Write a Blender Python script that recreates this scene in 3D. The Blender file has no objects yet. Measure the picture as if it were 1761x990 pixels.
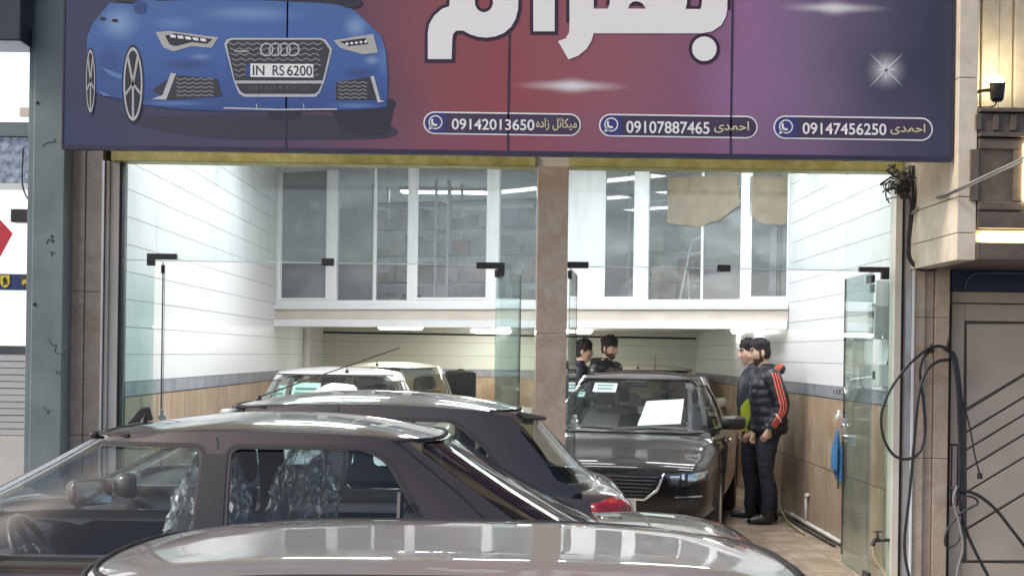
import bpy, bmesh, math, random
from mathutils import Vector, Matrix, noise
from mathutils.bvhtree import BVHTree
R = math.radians
random.seed(7)
scene = bpy.context.scene
COL = scene.collection

# ------------------------------------------------------------------ camera
FPX = 2445.0                      # focal length in photograph pixels
VX, VY = 868.0, 608.0             # where the shop's depth lines meet in the photograph
ROLL = R(0.8)
EYE = 1.6
cam_d = bpy.data.cameras.new('camera'); cam = bpy.data.objects.new('camera', cam_d); COL.objects.link(cam)
cam.location = (0, 0, EYE)
cam.rotation_mode = 'XYZ'
cam.matrix_world = Matrix.Translation((0, 0, EYE)) @ Matrix.Rotation(R(90), 4, 'X') @ Matrix.Rotation(ROLL, 4, 'Z')
cam_d.sensor_width = 36.0; cam_d.lens = 36.0 * FPX / 1761.0
cam_d.shift_x = (880.5 - VX) / 1761.0; cam_d.shift_y = (VY - 495.0) / 1761.0
cam_d.clip_end = 500; cam_d.clip_start = 0.05
scene.camera = cam

# ------------------------------------------------------------------ sky, street light level, exposure
world = bpy.data.worlds.new('World'); scene.world = world; world.use_nodes = True
wn = world.node_tree.nodes; wl = world.node_tree.links
bg = wn['Background']
sky = wn.new('ShaderNodeTexSky'); sky.sky_type = 'NISHITA'; sky.sun_disc = False; sky.ozone_density = 0.2; sky.dust_density = 3.0; sky.air_density = 0.7
sky.sun_elevation = R(40); sky.sun_rotation = R(248)
wl.new(sky.outputs[0], bg.inputs[0]); bg.inputs[1].default_value = 0.15
sun_d = bpy.data.lights.new('sun', 'SUN'); sun = bpy.data.objects.new('sun', sun_d); COL.objects.link(sun)
sun_d.energy = 1.5; sun_d.angle = R(12); sun_d.color = (1.0, 0.93, 0.83)
sun.rotation_euler = (R(50), 0, R(-68))
scene.view_settings.view_transform = 'Standard'; scene.view_settings.look = 'None'
scene.view_settings.gamma = 1.0; scene.view_settings.use_curve_mapping = False
scene.view_settings.exposure = 0.6
scene.cycles.use_denoising = True
scene.cycles.max_bounces = 10; scene.cycles.transparent_max_bounces = 24
scene.cycles.sample_clamp_indirect = 6.0

def P(x, y, Y):
    """photograph pixel -> world point at depth Y (the plane it is known to lie on)"""
    dx, dy = x - VX, y - VY
    c, s = math.cos(ROLL), math.sin(ROLL)
    u = dx * c + dy * s; v = -dx * s + dy * c
    return Vector((u / FPX * Y, Y, EYE - v / FPX * Y))
def PX(x, Y, y=608): return P(x, y, Y).x
def PZ(y, Y, x=868): return P(x, y, Y).z

# ------------------------------------------------------------------ materials
MATS = {}
def nodes_of(name):
    m = bpy.data.materials.new(name); m.use_nodes = True; MATS[name] = m
    nt = m.node_tree
    return m, nt, nt.nodes['Principled BSDF']
def mat(name, col, rough=0.5, metal=0.0, var=0.0, scale=6.0, bump=0.0, bscale=40.0, coat=0.0, col2=None, rnd=0.0, spec=0.5, sheen=0.0):
    if name in MATS: return MATS[name]
    m, nt, b = nodes_of(name)
    N, Lk = nt.nodes, nt.links
    b.inputs['Base Color'].default_value = (*col, 1); b.inputs['Roughness'].default_value = rough
    b.inputs['Metallic'].default_value = metal; b.inputs['Coat Weight'].default_value = coat
    b.inputs['Specular IOR Level'].default_value = spec; b.inputs['Coat Roughness'].default_value = 0.03
    if sheen: b.inputs['Sheen Weight'].default_value = sheen
    tc = N.new('ShaderNodeTexCoord'); co = tc.outputs['Object']
    if rnd:      # every piece takes its own cut of the pattern
        oi0 = N.new('ShaderNodeObjectInfo'); ad0 = N.new('ShaderNodeVectorMath'); ad0.operation = 'MULTIPLY_ADD'
        ad0.inputs[1].default_value = (37, 53, 71); Lk.new(oi0.outputs['Random'], ad0.inputs[0]); Lk.new(co, ad0.inputs[2]); co = ad0.outputs[0]
    if var or col2:
        n = N.new('ShaderNodeTexNoise'); n.inputs['Scale'].default_value = scale; n.inputs['Detail'].default_value = 8
        Lk.new(co, n.inputs['Vector'])
        r = N.new('ShaderNodeValToRGB')
        c2 = col2 or tuple(min(1, c * (1 + var)) for c in col)
        c1 = col if col2 else tuple(c * (1 - var) for c in col)
        r.color_ramp.elements[0].color = (*c1, 1); r.color_ramp.elements[1].color = (*c2, 1)
        r.color_ramp.elements[0].position = 0.32; r.color_ramp.elements[1].position = 0.68
        Lk.new(n.outputs[0], r.inputs[0]); last = r.outputs[0]
        if rnd:
            oi = N.new('ShaderNodeObjectInfo'); hs = N.new('ShaderNodeHueSaturation')
            mr = N.new('ShaderNodeMapRange'); mr.inputs[3].default_value = 1 - rnd; mr.inputs[4].default_value = 1 + rnd
            Lk.new(oi.outputs['Random'], mr.inputs[0]); Lk.new(mr.outputs[0], hs.inputs['Value'])
            Lk.new(last, hs.inputs['Color']); last = hs.outputs[0]
        Lk.new(last, b.inputs['Base Color'])
        r2 = N.new('ShaderNodeMapRange'); r2.inputs[3].default_value = max(0, rough - 0.06); r2.inputs[4].default_value = min(1, rough + 0.08)
        Lk.new(n.outputs[0], r2.inputs[0]); Lk.new(r2.outputs[0], b.inputs['Roughness'])
    if bump:
        nb = N.new('ShaderNodeTexNoise'); nb.inputs['Scale'].default_value = bscale; nb.inputs['Detail'].default_value = 4
        Lk.new(co, nb.inputs['Vector'])
        bp = N.new('ShaderNodeBump'); bp.inputs['Strength'].default_value = bump; bp.inputs['Distance'].default_value = 0.01
        Lk.new(nb.outputs[0], bp.inputs['Height']); Lk.new(bp.outputs[0], b.inputs['Normal'])
    return m
def emis(name, col, strength):
    if name in MATS: return MATS[name]
    m, nt, b = nodes_of(name)
    b.inputs['Base Color'].default_value = (*col, 1)
    b.inputs['Emission Color'].default_value = (*col, 1); b.inputs['Emission Strength'].default_value = strength
    return m
def glass(name, tint=(0.96, 0.985, 0.975), refl=1.0, rough=0.0, dirt=0.0, grain=(9, 9, 1.3)):
    """sheet glass: clear transmission plus Fresnel reflection, thin film of dust"""
    if name in MATS: return MATS[name]
    m = bpy.data.materials.new(name); m.use_nodes = True; MATS[name] = m
    nt = m.node_tree; N, Lk = nt.nodes, nt.links
    N.remove(N['Principled BSDF']); out = N['Material Output']
    tr = N.new('ShaderNodeBsdfTransparent'); tr.inputs[0].default_value = (*tint, 1)
    gl = N.new('ShaderNodeBsdfGlossy'); gl.inputs['Roughness'].default_value = rough; gl.inputs[0].default_value = (refl, refl, refl, 1)
    fr = N.new('ShaderNodeFresnel'); ge = N.new('ShaderNodeNewGeometry'); io = N.new('ShaderNodeMapRange')
    io.inputs[3].default_value = 1.5; io.inputs[4].default_value = 1/1.5
    Lk.new(ge.outputs['Backfacing'], io.inputs[0]); Lk.new(io.outputs[0], fr.inputs[0])
    mx = N.new('ShaderNodeMixShader'); Lk.new(fr.outputs[0], mx.inputs[0]); Lk.new(tr.outputs[0], mx.inputs[1]); Lk.new(gl.outputs[0], mx.inputs[2])
    last = mx.outputs[0]
    if dirt:
        tc = N.new('ShaderNodeTexCoord'); mp = N.new('ShaderNodeMapping'); mp.inputs['Scale'].default_value = grain
        n = N.new('ShaderNodeTexNoise'); n.inputs['Scale'].default_value = 1.6; n.inputs['Detail'].default_value = 7; n.inputs['Roughness'].default_value = 0.65
        Lk.new(tc.outputs['Object'], mp.inputs[0]); Lk.new(mp.outputs[0], n.inputs['Vector'])
        r = N.new('ShaderNodeMapRange'); r.inputs[1].default_value = 0.45; r.inputs[2].default_value = 0.8; r.inputs[3].default_value = dirt * 0.25; r.inputs[4].default_value = dirt
        Lk.new(n.outputs[0], r.inputs[0])
        df = N.new('ShaderNodeBsdfDiffuse'); df.inputs[0].default_value = (0.75, 0.78, 0.78, 1)
        m2 = N.new('ShaderNodeMixShader'); Lk.new(r.outputs[0], m2.inputs[0]); Lk.new(last, m2.inputs[1]); Lk.new(df.outputs[0], m2.inputs[2]); last = m2.outputs[0]
    Lk.new(last, out.inputs[0])
    return m
def marble(name, c1, c2, c3, scale=5.0, rough=0.12):
    if name in MATS: return MATS[name]
    m, nt, b = nodes_of(name); N, Lk = nt.nodes, nt.links
    tc = N.new('ShaderNodeTexCoord')
    n1 = N.new('ShaderNodeTexNoise'); n1.inputs['Scale'].default_value = scale; n1.inputs['Detail'].default_value = 10; n1.inputs['Roughness'].default_value = 0.65; n1.inputs['Distortion'].default_value = 0.8
    v = N.new('ShaderNodeTexVoronoi'); v.inputs['Scale'].default_value = scale * 3.2
    Lk.new(tc.outputs['Object'], n1.inputs['Vector'])
    mx0 = N.new('ShaderNodeVectorMath'); mx0.operation = 'MULTIPLY_ADD'; mx0.inputs[1].default_value = (0.25, 0.25, 0.25)
    Lk.new(n1.outputs['Color'], mx0.inputs[0]); Lk.new(tc.outputs['Object'], mx0.inputs[2]); Lk.new(mx0.outputs[0], v.inputs['Vector'])
    r = N.new('ShaderNodeValToRGB'); e = r.color_ramp.elements
    e[0].color = (*c1, 1); e[0].position = 0.3; e[1].color = (*c3, 1); e[1].position = 0.72
    k = e.new(0.5); k.color = (*c2, 1)
    Lk.new(n1.outputs[0], r.inputs[0])
    mm = N.new('ShaderNodeMix'); mm.data_type = 'RGBA'; mm.blend_type = 'MULTIPLY'; mm.inputs[0].default_value = 0.25
    mr = N.new('ShaderNodeMapRange'); mr.inputs[2].default_value = 0.6; mr.inputs[3].default_value = 1.15; mr.inputs[4].default_value = 0.7
    Lk.new(v.outputs['Distance'], mr.inputs[0]); Lk.new(r.outputs[0], mm.inputs[6]); Lk.new(mr.outputs[0], mm.inputs[7])
    Lk.new(mm.outputs[2], b.inputs['Base Color']); b.inputs['Roughness'].default_value = rough
    return m

M_white_tile = mat('white_glazed_tile', (0.78, 0.79, 0.80), 0.4)
M_grout = mat('grout', (0.36, 0.37, 0.38), 0.9, var=0.15)
M_grey_tile = mat('grey_band_tile', (0.20, 0.22, 0.25), 0.3, col2=(0.38, 0.39, 0.42), scale=5, rnd=0.1)
M_wood_tile = mat('wood_look_tile', (0.36, 0.25, 0.165), 0.35, col2=(0.50, 0.385, 0.275), scale=4, rnd=0.10)
M_dark_grout = mat('dark_joint', (0.10, 0.10, 0.11), 0.9, var=0.2)
M_white = mat('white_paint', (0.80, 0.80, 0.80), 0.45, var=0.03, scale=2)
M_white_upvc = mat('white_window_profile', (0.82, 0.83, 0.84), 0.3, var=0.02)
M_cream = mat('cream_plaster', (0.62, 0.57, 0.50), 0.6, var=0.08, scale=3)
M_marble = marble('brown_marble', (0.42, 0.325, 0.24), (0.50, 0.40, 0.31), (0.58, 0.49, 0.40), 6.0, 0.12)
M_marble_dark = marble('dark_stone', (0.075, 0.057, 0.044), (0.11, 0.085, 0.068), (0.15, 0.12, 0.098), 5.0, 0.35)
M_stone = marble('cream_stone', (0.50, 0.43, 0.33), (0.60, 0.53, 0.43), (0.70, 0.64, 0.54), 3.0, 0.45)
M_floor = mat('wood_plank_tile', (0.36, 0.27, 0.19), 0.22, col2=(0.52, 0.42, 0.33), scale=3.5, rnd=0.08)
M_asphalt = mat('asphalt', (0.05, 0.05, 0.052), 0.85, var=0.3, scale=30, bump=0.6, bscale=160)
M_paver = mat('pavement_stone', (0.20, 0.195, 0.19), 0.75, var=0.18, scale=9, bump=0.3, bscale=90, rnd=0.08)
M_yellow = mat('yellow_painted_lintel', (0.38, 0.34, 0.09), 0.5, col2=(0.56, 0.52, 0.22), scale=11, bump=0.3, bscale=30)
M_steel_post = mat('grey_green_painted_steel', (0.125, 0.16, 0.165), 0.42, col2=(0.17, 0.21, 0.215), scale=4, bump=0.15, bscale=25)
M_alu = mat('aluminium', (0.62, 0.62, 0.60), 0.3, metal=0.8, var=0.08)
M_chrome = mat('chrome', (0.8, 0.8, 0.8), 0.08, metal=1.0, var=0.02)
M_dark_metal = mat('dark_bronze_fitting', (0.05, 0.045, 0.045), 0.35, metal=0.5, var=0.2)
M_black = mat('black_plastic', (0.018, 0.018, 0.02), 0.4, var=0.2)
M_rubber = mat('black_rubber', (0.02, 0.02, 0.021), 0.7, var=0.25, scale=20)
M_hose = mat('black_hose', (0.022, 0.024, 0.028), 0.38, var=0.3, scale=15)
M_cable = mat('grey_cable', (0.20, 0.20, 0.19), 0.5, var=0.2)
M_pipe = mat('white_pipe', (0.72, 0.71, 0.67), 0.4, var=0.06)
M_door_paint = mat('taupe_painted_metal', (0.42, 0.355, 0.285), 0.5, col2=(0.50, 0.43, 0.355), scale=2.5, bump=0.1, bscale=18)
M_blue_panel = mat('dark_blue_panel', (0.028, 0.045, 0.095), 0.4, var=0.15)
M_led = emis('led_lamp', (0.95, 0.975, 1.0), 20.0)
M_led_round = emis('led_lamp_under_mezzanine', (1.0, 1.0, 0.93), 34.0)
M_warm = emis('warm_lamp', (1.0, 0.82, 0.45), 14.0); M_bulb = emis('bulb', (1.0, 0.86, 0.52), 130.0)
G_shop = glass('shop_glass', (0.93, 0.975, 0.97), 0.9, dirt=0.05)
G_transom = glass('dusty_transom_glass', (0.935, 0.975, 0.97), 0.9, dirt=0.10)
G_door = glass('door_glass', (0.80, 0.90, 0.885), 0.9, dirt=0.10)
G_window = glass('window_glass', (0.84, 0.86, 0.88), 1.0, dirt=0.30, grain=(1.2, 1.2, 2.2))

# ------------------------------------------------------------------ mesh helpers
class MB:
    def __init__(s): s.v = []; s.f = []; s.T = None
    def pt(s, p):
        s.v.append(tuple(s.T(p)) if s.T else tuple(p)); return len(s.v) - 1
    def face(s, pts): s.f.append([s.pt(p) for p in pts]); return s
    def box(s, a, b):
        x0, y0, z0 = a; x1, y1, z1 = b
        i = [s.pt(p) for p in ((x0,y0,z0),(x1,y0,z0),(x1,y1,z0),(x0,y1,z0),(x0,y0,z1),(x1,y0,z1),(x1,y1,z1),(x0,y1,z1))]
        for q in ((3,2,1,0),(4,5,6,7),(0,1,5,4),(1,2,6,5),(2,3,7,6),(3,0,4,7)): s.f.append([i[k] for k in q])
        return s
    def prism(s, pts, off):
        """pts: loop of 3D points, off: extrusion vector"""
        off = Vector(off); n = len(pts)
        a = [s.pt(Vector(p)) for p in pts]; b = [s.pt(Vector(p) + off) for p in pts]
        s.f.append(a[::-1]); s.f.append(b)
        for k in range(n): s.f.append([a[k], a[(k+1) % n], b[(k+1) % n], b[k]])
        return s
    def tube(s, pts, r, n=8, cap=True):
        pts = [Vector(p) for p in pts]; rings = []
        m = len(pts); prev = None
        for k, p in enumerate(pts):
            t = (pts[min(k+1, m-1)] - pts[max(k-1, 0)])
            if t.length < 1e-9: t = Vector((0,0,1))
            t.normalize()
            if prev is None:
                a = Vector((0,0,1)) if abs(t.z) < 0.9 else Vector((1,0,0))
                u = t.cross(a).normalized()
            else:
                u = (prev - t * prev.dot(t))
                u = u.normalized() if u.length > 1e-6 else t.orthogonal().normalized()
            prev = u; w = t.cross(u)
            rr = r[k] if isinstance(r, (list, tuple)) else r
            rings.append([s.pt(p + (u * math.cos(2*math.pi*j/n) + w * math.sin(2*math.pi*j/n)) * rr) for j in range(n)])
        for k in range(m - 1):
            for j in range(n):
                s.f.append([rings[k][j], rings[k][(j+1) % n], rings[k+1][(j+1) % n], rings[k+1][j]])
        if cap: s.f.append(rings[0][::-1]); s.f.append(rings[-1])
        return s
    def lathe(s, prof, origin, axis=(0,0,1), n=24):
        """prof: [(r, h)] along axis"""
        ax = Vector(axis).normalized(); u = ax.orthogonal().normalized(); w = ax.cross(u); o = Vector(origin)
        rings = [[s.pt(o + ax*h + (u*math.cos(2*math.pi*j/n) + w*math.sin(2*math.pi*j/n))*max(r, 1e-4)) for j in range(n)] for r, h in prof]
        for k in range(len(rings) - 1):
            for j in range(n): s.f.append([rings[k][j], rings[k][(j+1) % n], rings[k+1][(j+1) % n], rings[k+1][j]])
        s.f.append(rings[0][::-1]); s.f.append(rings[-1])
        return s
    def mesh(s, name):
        me = bpy.data.meshes.new(name); me.from_pydata(s.v, [], s.f); me.update()
        bm = bmesh.new(); bm.from_mesh(me); bmesh.ops.recalc_face_normals(bm, faces=bm.faces); bm.to_mesh(me); bm.free()
        return me
    def build(s, name, m, parent=None, local=False, smooth=False, bevel=0.0):
        return link(name, s.mesh(name), m, parent, local, smooth, bevel)
def link(name, me, m, parent=None, local=False, smooth=False, bevel=0.0):
    o = bpy.data.objects.new(name, me); COL.objects.link(o)
    if m and not len(me.materials): me.materials.append(m)
    if smooth:
        for p in me.polygons: p.use_smooth = True
    if bevel:
        bv = o.modifiers.new('bevel', 'BEVEL'); bv.width = bevel; bv.segments = 2; bv.limit_method = 'ANGLE'
    if parent is not None:
        o.parent = parent
        if not local and parent.parent is None: o.matrix_parent_inverse = parent.matrix_basis.inverted()
    return o
def tag(o, label=None, cat=None, group=None, kind=None):
    if label: o['label'] = label
    if cat: o['category'] = cat
    if group: o['group'] = group
    if kind: o['kind'] = kind
    return o
def thing(name, label, cat, loc=(0,0,0), rz=0.0, group=None):
    o = bpy.data.objects.new(name, None); COL.objects.link(o); o.empty_display_size = 0.2
    o.matrix_basis = Matrix.Translation(loc) @ Matrix.Rotation(rz, 4, 'Z')
    return tag(o, label, cat, group)
def struct(o): o['kind'] = 'structure'; return o
def arc(cx, cy, r, a0, a1, n, ry=None):
    return [(cx + r*math.cos(a0+(a1-a0)*k/n), cy + (ry or r)*math.sin(a0+(a1-a0)*k/n)) for k in range(n+1)]
def spline(pts, n=8):
    """Catmull-Rom through the points"""
    pts = [Vector(p) for p in pts]; out = []
    q = [pts[0]*2 - pts[1]] + pts + [pts[-1]*2 - pts[-2]]
    for i in range(1, len(q) - 2):
        for k in range(n):
            t = k / n
            out.append(0.5*((2*q[i]) + (q[i+1]-q[i-1])*t + (2*q[i-1]-5*q[i]+4*q[i+1]-q[i+2])*t*t + (3*q[i]-q[i-1]-3*q[i+1]+q[i+2])*t**3))
    out.append(pts[-1]); return out
# ================================================================== SETTING
YD = FPX / 240.0          # glass plane
YF = YD - 0.09            # facade face
YS = 9.15                 # sign face
XL, XR = -2.76, 2.90      # showroom side walls
YB = 21.5                 # back wall
ZC = 3.75                 # ceiling
ML, MR = Vector((XL, 16.95, 0)), Vector((XR, 14.5, 0))

# ground, kerb, pavement, floor
m = MB(); m.face([(-60, -40, -0.33), (60, -40, -0.33), (60, 60, -0.33), (-60, 60, -0.33)])
struct(m.build('street', M_asphalt))
sw = MB(); sw.box((-30, 5.0, -0.32), (30, 10.4, -0.075)); sw = struct(sw.build('pavement', M_grout))
kb = MB(); kb.box((-30, 4.84, -0.32), (30, 4.998, -0.055)); struct(kb.build('kerb', M_paver, bevel=0.015))
pv = MB(); pv.box((-0.294, -0.294, 0), (0.294, 0.294, 0.025)); pv = pv.mesh('paving_slab'); pv.materials.append(M_paver)
for i in range(-9, 9):
    for j in range(8):
        o = bpy.data.objects.new('paving_slab', pv); COL.objects.link(o); o.parent = sw
        o.location = (i*0.6 + 0.3, 5.32 + j*0.6, -0.075 + random.uniform(-0.002, 0.002))
m = MB(); m.box((XL - 0.3, 10.05, -0.3), (XR + 0.3, YB + 0.3, -0.012)); floor = struct(m.build('shop_floor', M_dark_grout))
pl = MB(); pl.box((0.0015, 0.0015, 0), (0.2985, 1.1985, 0.012)); pl = pl.mesh('plank'); pl.materials.append(M_floor)
for i in range(19):
    for j in range(10):
        o = bpy.data.objects.new('plank', pl); COL.objects.link(o); o.parent = floor
        o.location = (XL + i*0.3 - 0.01, 10.05 + j*1.2 - (0.6 if i % 2 else 0) + 0.6*(j == 0 and i % 2), -0.012)
        if j == 0 and i % 2: o.scale.y = 0.5
m = MB(); m.box((XL, 10.06, -0.02), (XR, 10.3, 0.004)); struct(m.build('threshold', M_marble))

# side walls: backing + tiles one by one
tile_cache = {}
def tile_mesh(kind, dy, dz, mt):
    key = (kind, round(dy, 3), round(dz, 3))
    if key not in tile_cache:
        b = MB(); e = 0.0025; g = 0.005
        # bevelled tile: back rect, front rect
        b.box((0, 0, g/2), (0.008, dy, dz - g/2))
        me = b.mesh(kind); me.materials.append(mt); tile_cache[key] = me
    return tile_cache[key]
def add_tile(parent, kind, mt, x, y, z, dy, dz, side):
    """side +1: tile faces +x (left wall); -1: faces -x"""
    o = bpy.data.objects.new(kind, tile_mesh(kind, dy, dz, mt)); COL.objects.link(o); o.parent = parent
    o.location = (x, y, z)
    if side < 0: o.rotation_euler = (0, 0, math.pi); o.location = (x, y + dy, z)
def side_wall(name, x, side, y0, ymez):
    b = MB(); b.box((x - 0.2, y0, -0.1), (x, YB + 0.2, ZC)) if side > 0 else b.box((x, y0, -0.1), (x + 0.2, YB + 0.2, ZC))
    w = struct(b.build(name, M_grout))
    g = MB(); xx = x + 0.001*side
    g.box((min(xx, xx + 0.002*side), y0 + 0.02, 0.0), (max(xx, xx + 0.002*side), YB - 0.01, 1.25)); g.build('joint_bed', M_dark_grout, w)
    y = y0 + 0.02; k = 0
    while y < YB - 0.05:
        dy = min(0.48, YB - 0.01 - y)
        add_tile(w, 'wainscot_tile', M_wood_tile, x + 0.003*side, y + 0.008, 0.0, dy - 0.016, 0.61, side)
        add_tile(w, 'wainscot_tile', M_wood_tile, x + 0.003*side, y + 0.008, 0.614, dy - 0.016, 0.63, side)
        add_tile(w, 'band_tile', M_grey_tile, x + 0.003*side, y, 1.25, dy, 0.105, side)
        y += 0.48
    y = y0 + 0.02
    while y < YB - 0.05:
        dy = min(3.3, YB - 0.01 - y)
        for k in range(12):
            z = 1.357 + 0.2*k
            if y > ymez + 0.3 and z > 1.9: continue
            add_tile(w, 'wall_tile', M_white_tile, x + 0.002*side, y, z, dy, 0.2, side)
        y += 3.3
    return w
wall_l = side_wall('wall_left', XL, 1, YD + 0.1, ML.y)
wall_r = side_wall('wall_right', XR, -1, YD + 0.1, MR.y)
b = MB(); b.box((XL - 0.2, YB, -0.1), (XR + 0.2, YB + 0.2, ZC)); wb = struct(b.build('wall_back', M_grout))
M_back_tile = mat('ivory_glazed_tile', (0.70, 0.72, 0.63), 0.4)
def back_tile(kind, mt, x, z, dx, dz):
    o = bpy.data.objects.new(kind, tile_mesh(kind, dx, dz, mt)); COL.objects.link(o); o.parent = wb
    o.rotation_euler = (0, 0, -math.pi/2); o.location = (x, YB - 0.001, z)
x = XL + 0.012
while x < XR - 0.05:
    dx = min(0.48, XR - 0.012 - x)
    back_tile('wainscot_tile', M_wood_tile, x, 0, dx, 0.61); back_tile('wainscot_tile', M_wood_tile, x, 0.614, dx, 0.63)
    back_tile('band_tile', M_grey_tile, x, 1.25, dx, 0.105); x += 0.48
x = XL + 0.012
while x < XR - 0.05:
    dx = min(1.2, XR - 0.012 - x)
    for k in range(3): back_tile('wall_tile', M_back_tile, x, 1.357 + 0.2*k, dx, 0.2)
    x += 1.2
m = MB(); m.box((XL - 0.2, YD - 0.02, ZC), (XR + 0.2, YB + 0.2, ZC + 0.2)); struct(m.build('shop_ceiling', M_white))

# mezzanine (slightly skewed across the shop, as the lot is)
md = (MR - ML); mlen = md.length; md.normalize(); mnrm = Vector((-md.y, md.x, 0))   # points to the back
def mez(px, py=450):
    """photo column on the mezzanine front -> metres along it"""
    dx, dy = px - VX, py - VY
    u = (dx*math.cos(ROLL) + dy*math.sin(ROLL)) / FPX
    return ((u*ML.y - ML.x) / (md.x - u*md.y))
def MT(p): return ML + md*p[0] + mnrm*p[1] + Vector((0, 0, p[2]))
mz = struct(thing('mezzanine', None, None, (0, 0, 0))); del_keys = None
b = MB()
b.prism([Vector((XL+0.013, ML.y+0.06, 1.95)), Vector((XR-0.013, MR.y+0.06, 1.95)), Vector((XR-0.013, YB-0.013, 1.95)), Vector((XL+0.013, YB-0.013, 1.95))], (0, 0, 0.13))
b.build('slab', M_white, mz)
S0, S1 = 0.016, mlen - 0.016
b = MB(); b.T = MT; b.box((S0, -0.01, 1.975), (S1, 0.056, 2.088)); b.build('fascia', M_cream, mz)
b = MB(); b.T = MT; b.box((S0, -0.035, 1.885), (S1, 0.056, 1.972)); b.build('lower_trim', M_white_upvc, mz, bevel=0.006)
b = MB(); b.T = MT; b.box((S0, -0.04, 2.09), (S1, 0.10, 2.135)); b.build('sill', M_white_upvc, mz, bevel=0.005)
# window bays: (left px, right px) of every light, frames between
WB, WT = 2.137, 3.72
lights = [(480, 562), (578, 640), (645, 700), (714, 838), (857, 935), (1036, 1092), (1114, 1204), (1208, 1273), (1288, 1356)]
edges = [(468, 480), (562, 578), (640, 645), (700, 714), (838, 857), (935, 1036), (1092, 1114), (1204, 1208), (1273, 1288), (1356, 1359)]
for k, (a, c) in enumerate(edges):
    s0, s1 = max(mez(a), S0), min(mez(c), S1 - 0.001)
    if s1 <= s0: continue
    b = MB(); b.T = MT
    dep = 0.0 if (c - a) > 8 else 0.02
    b.box((s0, dep, WB + 0.062), (s1, 0.07 - dep, WT)); b.build('mullion', M_white_upvc, mz, bevel=0.004)
b = MB(); b.T = MT; b.box((S0, 0.002, WB), (S1, 0.072, WB + 0.06)); b.build('bottom_rail', M_white_upvc, mz, bevel=0.004)
for k, (a, c) in enumerate(lights):
    b = MB(); b.T = MT; b.box((mez(a) - 0.004, 0.03, WB + 0.055), (mez(c) + 0.004, 0.036, WT))
    b.build('pane', G_window, mz)
    if k in (0, 3, 5, 8):     # inner sash of the opening lights
        s0, s1 = mez(a), mez(c)
        b = MB(); b.T = MT
        for (q0, q1, z0, z1) in ((s0, s0+0.022, WB+0.064, WT), (s1-0.022, s1, WB+0.064, WT), (s0+0.0225, s1-0.0225, WB+0.064, WB+0.09)):
            b.box((q0, 0.012, z0), (q1, 0.027, z1))
        b.build('sash', M_white_upvc, mz)

# shopfront: column, pilasters, lintel, upper facade
def marble_pier(name, label, x0, x1, y0, y1, z1, joints, cat='pillar'):
    t = thing(name, label, cat, ((x0+x1)/2, (y0+y1)/2, 0))
    zz = [-0.07] + joints + [z1]
    for k in range(len(zz) - 1):
        b = MB(); b.box((x0, y0, zz[k] + 0.0015), (x1, y1, zz[k+1] - 0.0015)); b.build('marble_slab', M_marble, t, bevel=0.004)
    return t
xc0, xc1 = PX(921, YF), PX(974, YF)
marble_pier('marble_column', 'polished brown marble column between the two glazed bays', xc0, xc1, YF, YF + 0.42, 2.93, [0.75, 1.75])
xa, xm, xb = PX(108, YF), PX(143, YF), PX(172, YF)
t = thing('marble_pilaster', 'brown marble pilaster beside the grey steel post', 'pilaster', ((xa+xb)/2, YF, 0))
for (q0, q1, dy) in ((xa, xm - 0.002, 0.0), (xm + 0.002, xb, 0.012)):
    zz = [-0.07, 0.98, 2.0, 3.1]
    for k in range(3):
        b = MB(); b.box((q0, YF + dy, zz[k] + .0015), (q1, YF + 0.3, zz[k+1] - .0015)); b.build('marble_slab', M_marble, t, bevel=0.004)
b = MB(); b.box((xm - 0.0019, YF + 0.02, -0.07), (xm + 0.0019, YF + 0.29, 3.1)); b.build('joint', M_dark_grout, t)
t = thing('aluminium_jamb', 'pale aluminium jamb profile at the marble pilaster', 'door frame', (xb + 0.03, YF, 0))
for (p0, p1, y0, y1, mt) in ((172, 176, -0.01, 0.2, M_alu), (177, 182, 0.02, 0.2, M_cream), (183, 198, 0.05, 0.2, M_cream), (199, 203, 0.06, 0.14, M_rubber)):
    b = MB(); b.box((PX(p0, YF) + .001, YF + y0, -0.06), (PX(p1, YF), YF + y1, 2.93)); b.build('profile', mt, t)
xr0 = PX(1552, YF)
t = thing('aluminium_jamb', 'pale aluminium jamb profile beside the hanging hose', 'door frame', (xr0, YF, 0))
for (p0, p1, y0, y1, mt) in ((1541, 1552, 0.05, 0.2, M_cream), (1553, 1556, 0.06, 0.12, M_rubber), (1557, 1566, 0.0, 0.2, M_alu), (1567, 1571, -0.015, 0.2, M_white)):
    b = MB(); b.box((PX(p0, YF) + .001, YF + y0, -0.06), (PX(p1, YF), YF + y1, 2.93)); b.build('profile', mt, t)
t = thing('marble_pilaster', 'brown marble pilaster behind the hanging hose', 'pilaster', (PX(1600, YF), YF, 0))
for (p0, p1, dy) in ((1572, 1590, 0.0), (1591, 1607, 0.03), (1608, 1633, 0.01)):
    zz = [-0.07, 0.9, 1.9, 3.1]
    for k in range(3):
        b = MB(); b.box((PX(p0, YF), YF + dy, zz[k] + .0015), (PX(p1, YF), YF + 0.3, zz[k+1] - .0015)); b.build('marble_slab', M_marble, t, bevel=0.004)
t = thing('lintel', 'yellow painted steel lintel over the glazing below the sign', 'lintel', (0, YF, 2.93))
for (p0, p1) in ((186, 917), (975, 1549)):
    b = MB(); b.box((PX(p0, YF), YF + 0.0, 2.932), (PX(p1, YF), YF + 0.2, 3.03)); b.build('beam', M_yellow, t, bevel=0.006)
b = MB(); b.box((PX(1549, YF) + .002, YF + 0.01, 2.932), (PX(1566, YF), YF + 0.2, 3.03)); b.build('end_block', M_cream, t)
b = MB(); b.box((PX(918, YF), YF + 0.02, 2.934), (PX(974, YF), YF + 0.2, 3.03)); b.build('end_block', M_cream, t)
t = thing('upper_facade', 'stone clad upper storey of the car showroom behind the sign', 'building', (0, YF, 3.03))
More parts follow.
